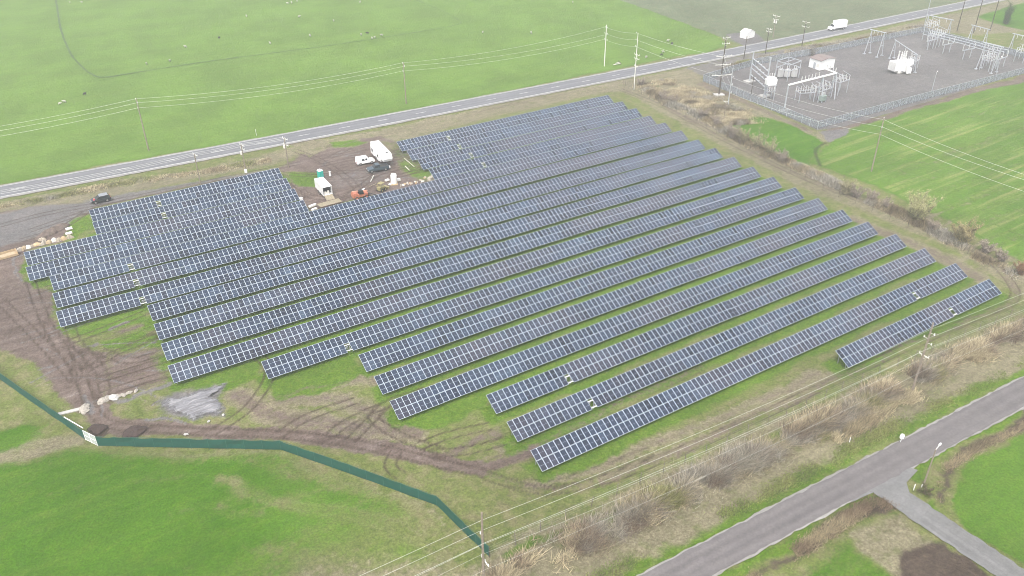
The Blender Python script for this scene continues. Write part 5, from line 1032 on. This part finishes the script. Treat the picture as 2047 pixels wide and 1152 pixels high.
# sheep
SV = [(0, 0, .62), (.35, 0, .64), (.58, 0, .72), (.75, 0, .86), (.95, 0, .80), (-.35, 0, .64), (-.52, 0, .58), (.36, .14, .32), (.36, .14, .02), (.36, -.14, .32), (.36, -.14, .02), (-.38, .14, .34), (-.44, .14, .18), (-.4, .14, .02), (-.38, -.14, .34), (-.44, -.14, .18), (-.4, -.14, .02)]
SE = [(0, 1), (1, 2), (2, 3), (3, 4), (0, 5), (5, 6), (1, 7), (7, 8), (1, 9), (9, 10), (5, 11), (11, 12), (12, 13), (5, 14), (14, 15), (15, 16)]
SR = [.29, .27, .15, .12, .06, .28, .08, .07, .04, .07, .04, .09, .05, .04, .09, .05, .04]
sw = skinned('sheep', SV, SE, SR, M['fleece']); sb = skinned('sheep', SV, SE, SR, M['dfleece'])
SHP = [((120, 209), 0, 'white sheep, left of a pair near the left edge of the green field'), ((129, 205), 0, 'white sheep, right of a pair near the left edge of the green field'), ((293, 129), 0, 'white sheep just above the dark path line, left of another'), ((340, 123), 0, 'white sheep just above the dark path line, right of another'), ((371, 95), 0, 'white sheep alone above the path between the two first poles'),
 ((540, 88), 0, 'white sheep alone above the middle of the path line'), ((620, 73), 0, 'white sheep alone, a little right and above the middle of the path'), ((493, 34), 0, 'white sheep alone in the upper part of the field'), ((438, 77), 1, 'dark sheep alone above the path line'), ((169, 190), 1, 'dark sheep alone above and right of the white pair at the left'), ((140, 6), 0, 'white sheep at the top edge right of the path, left one'), ((164, 6), 0, 'white sheep at the top edge right of the path, right one'),
 ((575, 8), 0, 'white sheep at the top edge, leftmost of three'), ((583, 7), 0, 'white sheep at the top edge, middle of three'), ((594, 4), 0, 'white sheep at the top edge, rightmost of three'), ((598, 35), 0, 'white sheep below the group of three at the top edge'), ((667, 43), 0, 'white sheep alone right of the centre of the upper field'), ((720, 6), 0, 'white sheep alone at the top edge in a pale ring'), ((722, 71), 0, 'white sheep left of the dark one beside the path'),
 ((735, 68), 1, 'dark sheep between white ones beside the path'), ((744, 78), 0, 'white sheep on the path line, left one of a close pair'), ((749, 76.5), 0, 'white sheep on the path line, right one of a close pair'), ((763, 72), 0, 'white sheep just right of the close pair on the path'), ((965, 66), 0, 'white sheep alone past the end of the path'), ((1062, 67), 0, 'white sheep alone left of the pole with dark insulators'), ((1145, 6), 0, 'white sheep alone at the top edge right of centre'),
 ((1335, 83), 0, 'white sheep beside a dark one right of the thin highway pole'), ((1343, 89), 1, 'dark sheep beside a white one, upper of two dark ones near the highway'), ((1326, 105), 0, 'white sheep near the highway under the descending wires'), ((1322, 111), 1, 'dark sheep near the highway, lower of two dark ones'), ((1292, 116), 0, 'white sheep closest to the thin highway pole')]
used = [False, False]
for p, k, lb in SHP:
    s = (sw, sb)[k]
    if used[k]: s = s.copy(); COL.objects.link(s)
    used[k] = True; g = G(*p); s.location = g; s.location.z = -.05; s.rotation_euler = (0, 0, random.uniform(0, 6.28)); f = random.uniform(.8, 1.0); s.scale = (f, f, f); tag(s, lb, 'sheep', 'sheep grazing in the big green field')
# ------------------------------------------------------------------ stores and debris
def feather(m):
    n = m.node_tree; L = n.links.new; a = n.nodes.new('ShaderNodeAttribute'); a.attribute_name = 'edge'; tc = n.nodes.new('ShaderNodeTexCoord'); no = n.nodes.new('ShaderNodeTexNoise'); no.inputs['Scale'].default_value = .9; no.inputs['Detail'].default_value = 7; no.inputs['Roughness'].default_value = .7; L(tc.outputs['Object'], no.inputs['Vector'])
    s1 = n.nodes.new('ShaderNodeMath'); s1.operation = 'MULTIPLY_ADD'; L(a.outputs['Fac'], s1.inputs[0]); s1.inputs[1].default_value = .9; L(no.outputs[0], s1.inputs[2])
    r = n.nodes.new('ShaderNodeMapRange'); r.inputs[1].default_value = .52; r.inputs[2].default_value = .78; L(s1.outputs[0], r.inputs[0]); L(r.outputs[0], n.nodes['Principled BSDF'].inputs['Alpha']); return m
SOILM = feather(mat('dark_wet_soil', (.045, .028, .024), .95, var=.3, vscale=3))
def gravel_mat():
    m = mat('bluish_gravel', (.2, .2, .2), .9); n = m.node_tree; L = n.links.new; tc = n.nodes.new('ShaderNodeTexCoord'); mp = n.nodes.new('ShaderNodeMapping'); mp.inputs['Rotation'].default_value = (0, 0, -.55); mp.inputs['Scale'].default_value = (.25, 1.6, 1); L(tc.outputs['Object'], mp.inputs[0])
    no = n.nodes.new('ShaderNodeTexNoise'); no.inputs['Scale'].default_value = 1.; no.inputs['Detail'].default_value = 7; no.inputs['Roughness'].default_value = .7; no.inputs['Distortion'].default_value = .8; L(mp.outputs[0], no.inputs['Vector'])
    r = n.nodes.new('ShaderNodeValToRGB'); e = r.color_ramp.elements; e[0].position = .3; e[0].color = (.10, .088, .082, 1); e[1].position = .7; e[1].color = (.34, .33, .33, 1); x = e.new(.48); x.color = (.165, .165, .18, 1); L(no.outputs[0], r.inputs[0]); L(r.outputs[0], n.nodes['Principled BSDF'].inputs['Base Color']); return feather(m)
def crumple(name, label, cat, px, sx, sy, sz, m, rz=0, group=None, n=9, z0=0., outline=None):
    """low irregular heap or sheet: radial grid with a ragged rim"""
    g = G(*px); mb = MB(); sd = random.randint(0, 999); K = max(12, n*2); Rn = max(4, n//2); rim = [1+random.uniform(-.22, .18) for _ in range(K)]; rim = [(rim[i-1]+rim[i]*2+rim[(i+1) % K])/4 for i in range(K)] if n > 12 else rim
    if outline: O = [(G(*q).x-g.x, G(*q).y-g.y) for q in outline]; O = [tuple(q) for q in smooth_line(O+[O[0]], 5)[:-1]]; K = len(O)
    vs = [(0, 0, sz)]
    for j in range(1, Rn+1):
        f = j/Rn
        for i in range(K):
            if outline: x, y = O[i][0]*f, O[i][1]*f
            else: x, y = sx/2*f*rim[i]*math.cos(2*PI*i/K), sy/2*f*rim[i]*math.sin(2*PI*i/K)
            vs.append((x, y, -.15 if j == Rn else sz*(1-f**2.2)*(.45+1.1*float(vnoise(np.array([x*1.3+sd]), np.array([y*1.3+sd]), 3)[0]))+.03))
    fs = [(0, 1+i, 1+(i+1) % K) for i in range(K)]
    for j in range(Rn-1): fs += [(1+j*K+i, 1+(j+1)*K+i, 1+(j+1)*K+(i+1) % K, 1+j*K+(i+1) % K) for i in range(K)]
    mb.add(vs, fs); o = mb.build(name, m, loc=(g.x, g.y, z0)); o.rotation_euler = (0, 0, 0 if outline else rz)
    if outline:
        at = o.data.attributes.new('edge', 'FLOAT', 'POINT'); at.data.foreach_set('value', [1.]+[1-j/Rn for j in range(1, Rn+1) for i in range(K)])
    return tag(o, label, cat, group)
def pallet(label, px, w, d, h, m, rz=0, name='loaded_pallet', cat='pallet', group=None, tilt=0):
    g = G(*px); t = thing(name, label, cat, (g.x, g.y, -.03), rz, group); mb = MB()
    for y in (-d/2, -.06, d/2-.12): mb.box(-w/2, w/2, y, y+.12, 0, .1)
    k = max(3, int(w/.22))
    for i in range(k): mb.box(-w/2+i*w/k, -w/2+i*w/k+w/k*.7, -d/2, d/2, .1, .13)
    mb.build('pallet_boards', M['plank'], t); mb = MB(); mb.box(-w/2+.05, w/2-.05, -d/2+.05, d/2-.05, .14, .14+h, .04, .04); mb.build('load', m, t, bevel=.04); return t
PG = 'pallets and loads lying about the site'
pallet('two white slabs of wrapped goods, upper one, on the mud left of the rear rows', (138.5, 459), 1.5, .8, .35, M['white'], .1, group=PG); pallet('two white slabs of wrapped goods, lower one, on the mud left of the rear rows', (138, 468), 1.5, .8, .3, M['white'], .1, group=PG)
pallet('pale grey load on a pallet near the flatbed trailer, rear one of two', (625, 413), 2.2, .9, .35, M['offwhite'], .3, group=PG); pallet('pale grey load on a pallet near the flatbed trailer, front one of two', (628, 420), 1.6, .8, .3, M['offwhite'], .3, group=PG)
pallet('white wrapped pallet touching the end of the left rear block', (602, 402), .9, .9, .8, M['white'], .2, group=PG); pallet('white wrapped pallet touching the end of the right rear block', (862, 360), 1.8, 1.1, .8, M['plastic'], .4, group=PG)
pallet('white carton stack left of the tall white sheet in the debris', (774, 362), 1.2, .8, .35, M['white'], .2, group=PG); pallet('small white carton stack right of the tall white sheet in the debris', (797, 362), .9, .8, .6, M['white'], .2, group=PG); pallet('low white carton nearest the loader in the debris', (780, 370), .9, .7, .3, M['white'], .5, group=PG)
g = G(788, 367); t = thing('storage_tank', 'tall white rounded plastic tank lying on end in the debris heap', 'tank', (g.x, g.y, 0), 1.1); mb = MB(); mb.lathe([(.3, 0), (.75, .1), (.8, .4), (.8, 2.2), (.6, 2.6), (.2, 2.75)], (0, 0, 0), 14); mb.build('tank_shell', M['white'], t, smooth=False); mb = MB(); mb.box(-1.2, 1.2, -.9, .9, 0, .09); mb.build('base_board', M['ply'], t)
g = G(16, 512); t = thing('plywood_crate', 'large open plywood crate at the left edge of the site', 'crate', (g.x, g.y, 0), .12); mb = MB(); mb.box(-1.9, 1.9, -1.0, 1.0, 0, .12); mb.box(-1.9, 1.9, .92, 1.0, .12, .8); mb.box(-1.9, -1.82, -1, .92, .12, .8); mb.box(1.82, 1.9, -1, .92, .12, .8); mb.box(-1.82, 1.82, -1.0, -.92, .12, .45); mb.build('crate_wall', M['ply'], t); mb = MB(); mb.box(-1.5, 1.5, -.7, .7, .13, .42); mb.build('packing', M['card'], t, bevel=.05)
dm = [M['plastic'], M['card'], M['offwhite'], M['heapw'], M['ply'], M['heapw']]
for k, (x, y, lb) in enumerate(((38, 500, 'white crumpled sheet next to the plywood crate'), (46, 497, 'white crumpled sheet at the left tip of the rubbish line'), (56, 494, 'tan flattened carton left of the panel corner'), (64, 491, 'pale crumpled sheet above the panel corner'), (74, 488, 'pale tan rubbish near the left end of the rubbish line'), (85, 478, 'bundle of brown packaging rising behind the rubbish line'), (88, 486, 'tan carton heap in the middle of the rubbish line'),
  (98, 484, 'pale carton in the middle right of the rubbish line'), (108, 481, 'pale sheet under the dirt mound in the rubbish line'), (118, 479, 'broad pale sheet right of the dirt mound'), (128, 477, 'narrow pale sheet right part of the rubbish line'), (140, 474, 'thin pale strip at the right end of the rubbish line'))):
    crumple('packaging_waste', lb, 'packaging waste', (x, y+1), random.uniform(1.2, 2.4), random.uniform(.7, 1.1), random.uniform(.3, .7), dm[k % 6], random.uniform(-.3, .6), 'packaging waste in a line behind the left panel rows')
crumple('dirt_mound', 'low mound of dark churned dirt behind the rubbish line', 'dirt mound', (105, 462), 9, 3.2, .7, M['soil'] if 0 else mat('churned_dirt', (.12, .09, .075), .95, var=.3), .55, n=24)
crumple('soil_mound', 'dark wet soil mound beside the pale gate', 'soil mound', (192, 861), 4.6, 2.6, .35, SOILM, .3, 'dark soil mounds', 16, outline=[(172, 859), (184, 849), (205, 847), (218, 851), (208, 864), (192, 873)]); crumple('soil_mound', 'longer dark wet soil mound right of the first', 'soil mound', (266, 866), 5.6, 2.5, .35, SOILM, .75, 'dark soil mounds', 16, outline=[(238, 879), (247, 862), (268, 850), (299, 852), (290, 864), (270, 878)])
crumple('gravel_heap', 'low spread heap of bluish grey gravel with rake marks', 'gravel heap', (392, 808), 15, 5.5, .3, gravel_mat(), 0, None, 30, outline=[(316, 812), (330, 796), (352, 797), (380, 786), (410, 776), (455, 763), (446, 776), (425, 790), (440, 800), (452, 815), (440, 830), (405, 834), (385, 846), (352, 830)])
for k in range(14):
    x, y = 800+k*4.2+random.uniform(-4, 4), 372-k*1.2+random.uniform(-5, 3); lbs = ['leftmost', 'second', 'third', 'fourth', 'fifth', 'sixth', 'seventh', 'eighth', 'ninth', 'tenth', 'eleventh', 'twelfth', 'thirteenth', 'rightmost']
    crumple('packaging_waste', f'{lbs[k]} scrap of packaging from the left, in the litter beside the rear right block', 'packaging waste', (x, y), random.uniform(.5, 1.3), random.uniform(.3, .6), .2, dm[(k*2) % 6], random.uniform(0, 3), 'litter beside the rear right block', 5)
def bar(name, label, cat, a, b, r, m, z=.1, group=None):
    A, B = G(*a), G(*b); mb = MB(); mb.tube((0, 0, z), (B.x-A.x, B.y-A.y, z), r, None, 8); o = mb.build(name, M[m], loc=(A.x, A.y, 0)); return tag(o, label, cat, group)
bar('plastic_pipe', 'long pale pipe lying on the ground left of the right rear block', 'pipe', (808, 317), (828, 334), .1, 'pipe'); bar('plastic_pipe', 'short thick pale pipe below the long one', 'pipe', (810, 333), (818, 341), .13, 'pipe'); bar('plastic_pipe', 'pale pipe on the mud left of the white tank', 'pipe', (741, 364), (747, 352), .14, 'pipe'); bar('timber_plank', 'thin pale plank lying between loader and pipe', 'plank', (737, 375), (752, 368), .09, 'plank')
g = G(725, 379); t = thing('sign_stand', 'small white sign lying on a dark stand in the muddy yard', 'stand', (g.x, g.y, 0), .5); mb = MB(); mb.beam((0, 0, 0), (-.3, 0, 1.8), .08); mb.build('pole', M['under'], t); mb = MB(); mb.box(-.6, .6, -.3, .3, 0, .1); mb.build('base', M['white'], t)
g = G(660, 352); t = thing('water_cooler', 'small white hand wash stand right of the portable toilet', 'stand', (g.x, g.y, 0), .2); mb = MB(); mb.lathe([(.25, 0), (.3, .1), (.22, .9), (.28, 1.2), (.1, 1.35)], (0, 0, 0), 10); mb.build('basin', M['white'], t); mb = MB(); mb.tube((.3, 0, 0), (.3, 0, 1.5), .04, None, 6); mb.build('pipe', M['under'], t)
g = G(493, 352); t = thing('road_sign', 'small white sign board on a post behind the rear left panel row', 'sign', (g.x, g.y, 0), -.3); mb = MB(); mb.beam((0, 0, 0), (0, 0, 2.2), .08); mb.build('post', M['wood'], t); mb = MB(); mb.box(-.35, .35, -.06, -.03, .9, 1.9); mb.build('board', M['white'], t)
# culvert, rocks
a = G(116, 829); b = G(164, 817); t = thing('culvert_slab', 'pale concrete strip running from the green fence to the haul road', 'concrete strip', tuple(a), head(a, b)); L = (b-a).length; mb = MB(); mb.box(0, L, -.35, .35, -.1, .14); mb.build('slab', M['conc'], t, bevel=.03); 
def rock(label, px, s, group=None, m='stone', name='boulder'):
    g = G(*px); mb = MB(); n = 9; k = 5; vs = [(0, 0, s*.62)]; 
    for j in range(1, k+1):
        ph = PI/2*j/k
        for i in range(n): r_ = s*math.sin(ph)*random.uniform(.75, 1.15); vs.append((r_*math.cos(2*PI*i/n)*1.2, r_*math.sin(2*PI*i/n)*.8, s*.62*math.cos(ph)*random.uniform(.85, 1.1)-.05))
    fs = [(0, 1+i, 1+(i+1) % n) for i in range(n)]
    for j in range(k-1): fs += [(1+j*n+i, 1+(j+1)*n+i, 1+(j+1)*n+(i+1) % n, 1+j*n+(i+1) % n) for i in range(n)]
    o = mb.add(vs, fs).build(name, M[m], loc=(g.x, g.y, 0)); o.rotation_euler = (0, 0, random.uniform(0, 6)); return tag(o, label, 'rock', group)
RG = 'rocks at the muddy crossing'
for p, s, lb in (((169, 816), .95, 'largest pale rock at the end of the concrete strip'), ((171, 822), .7, 'pale rock just below the largest one'), ((206, 801), .9, 'pale rock left end of the stone row right of the haul road'), ((213, 798), .8, 'second pale rock of the stone row right of the haul road'), ((227, 795), .9, 'third and bright rock of the stone row right of the haul road'), ((235, 792), .6, 'fourth rock of the stone row'), ((246, 790), .5, 'fifth rock of the stone row'), ((258, 785), .5, 'sixth rock of the stone row'), ((272, 781), .45, 'seventh rock, right end of the stone row'),
  ((372, 868), .32, 'single pale stone on the grass below the haul road'), ((417, 842), .28, 'single pale stone right below the gravel heap'), ((446, 829), .28, 'single pale stone at the right corner of the gravel heap')): rock(lb, p, s, RG, 'conc' if 'bright' in lb or 'pale stone' in lb else 'stone')
# small roadside things
g = G(1800, 884); t = thing('mailbox', 'round white box on a short post at the edge of the near field road', 'mailbox', (g.x, g.y, 0), .4); mb = MB(); mb.beam((0, 0, 0), (0, 0, .9), .1); mb.build('post', M['white'], t); mb = MB(); mb.tube((-.3, 0, 1.15), (.3, 0, 1.15), .32, None, 12); mb.build('box', M['white'], t)
for p, h, lb in (((1698, 884), .9, 'short white marker post in the straw coloured grass'), ((1826, 980), 1.1, 'short white marker post in the weeds at the junction'), ((1842, 974), .5, 'very short white marker at the foot of the junction lamp pole')):
    g = G(*p); mb = MB(); mb.box(-.07, .07, -.04, .04, 0, h); o = mb.build('marker_post', M['white'], loc=(g.x, g.y, 0)); tag(o, lb, 'marker post', 'roadside marker posts')
for k, (a, b) in enumerate((((1226, 131), (1240, 128)), ((1230, 128), (1238, 126)), ((1236, 122), (1242, 130)))): bar('fallen_branch', ('longest', 'middle', 'darkest')[k]+' piece of fallen wood beside the pale pole beyond the highway', 'branch', a, b, .16-.03*k, 'pipe' if k < 2 else 'darkwood', .2, 'fallen wood beyond the highway')
# ------------------------------------------------------------------ haze
mb = MB(); mb.box(-990, 1640, -260, 2020, -3, 92); ho = mb.build('haze', bpy.data.materials.new('haze')); hm = ho.data.materials[0]; hm.use_nodes = True; n = hm.node_tree; n.nodes.remove(n.nodes['Principled BSDF']); pv = n.nodes.new('ShaderNodeVolumePrincipled')
pv.inputs['Color'].default_value = (.93, .95, .97, 1); pv.inputs['Density'].default_value = HAZE if 'HAZE' in globals() else .00066; pv.inputs['Anisotropy'].default_value = .2; n.links.new(pv.outputs[0], n.nodes['Material Output'].inputs['Volume']); tag(ho, kind='stuff')
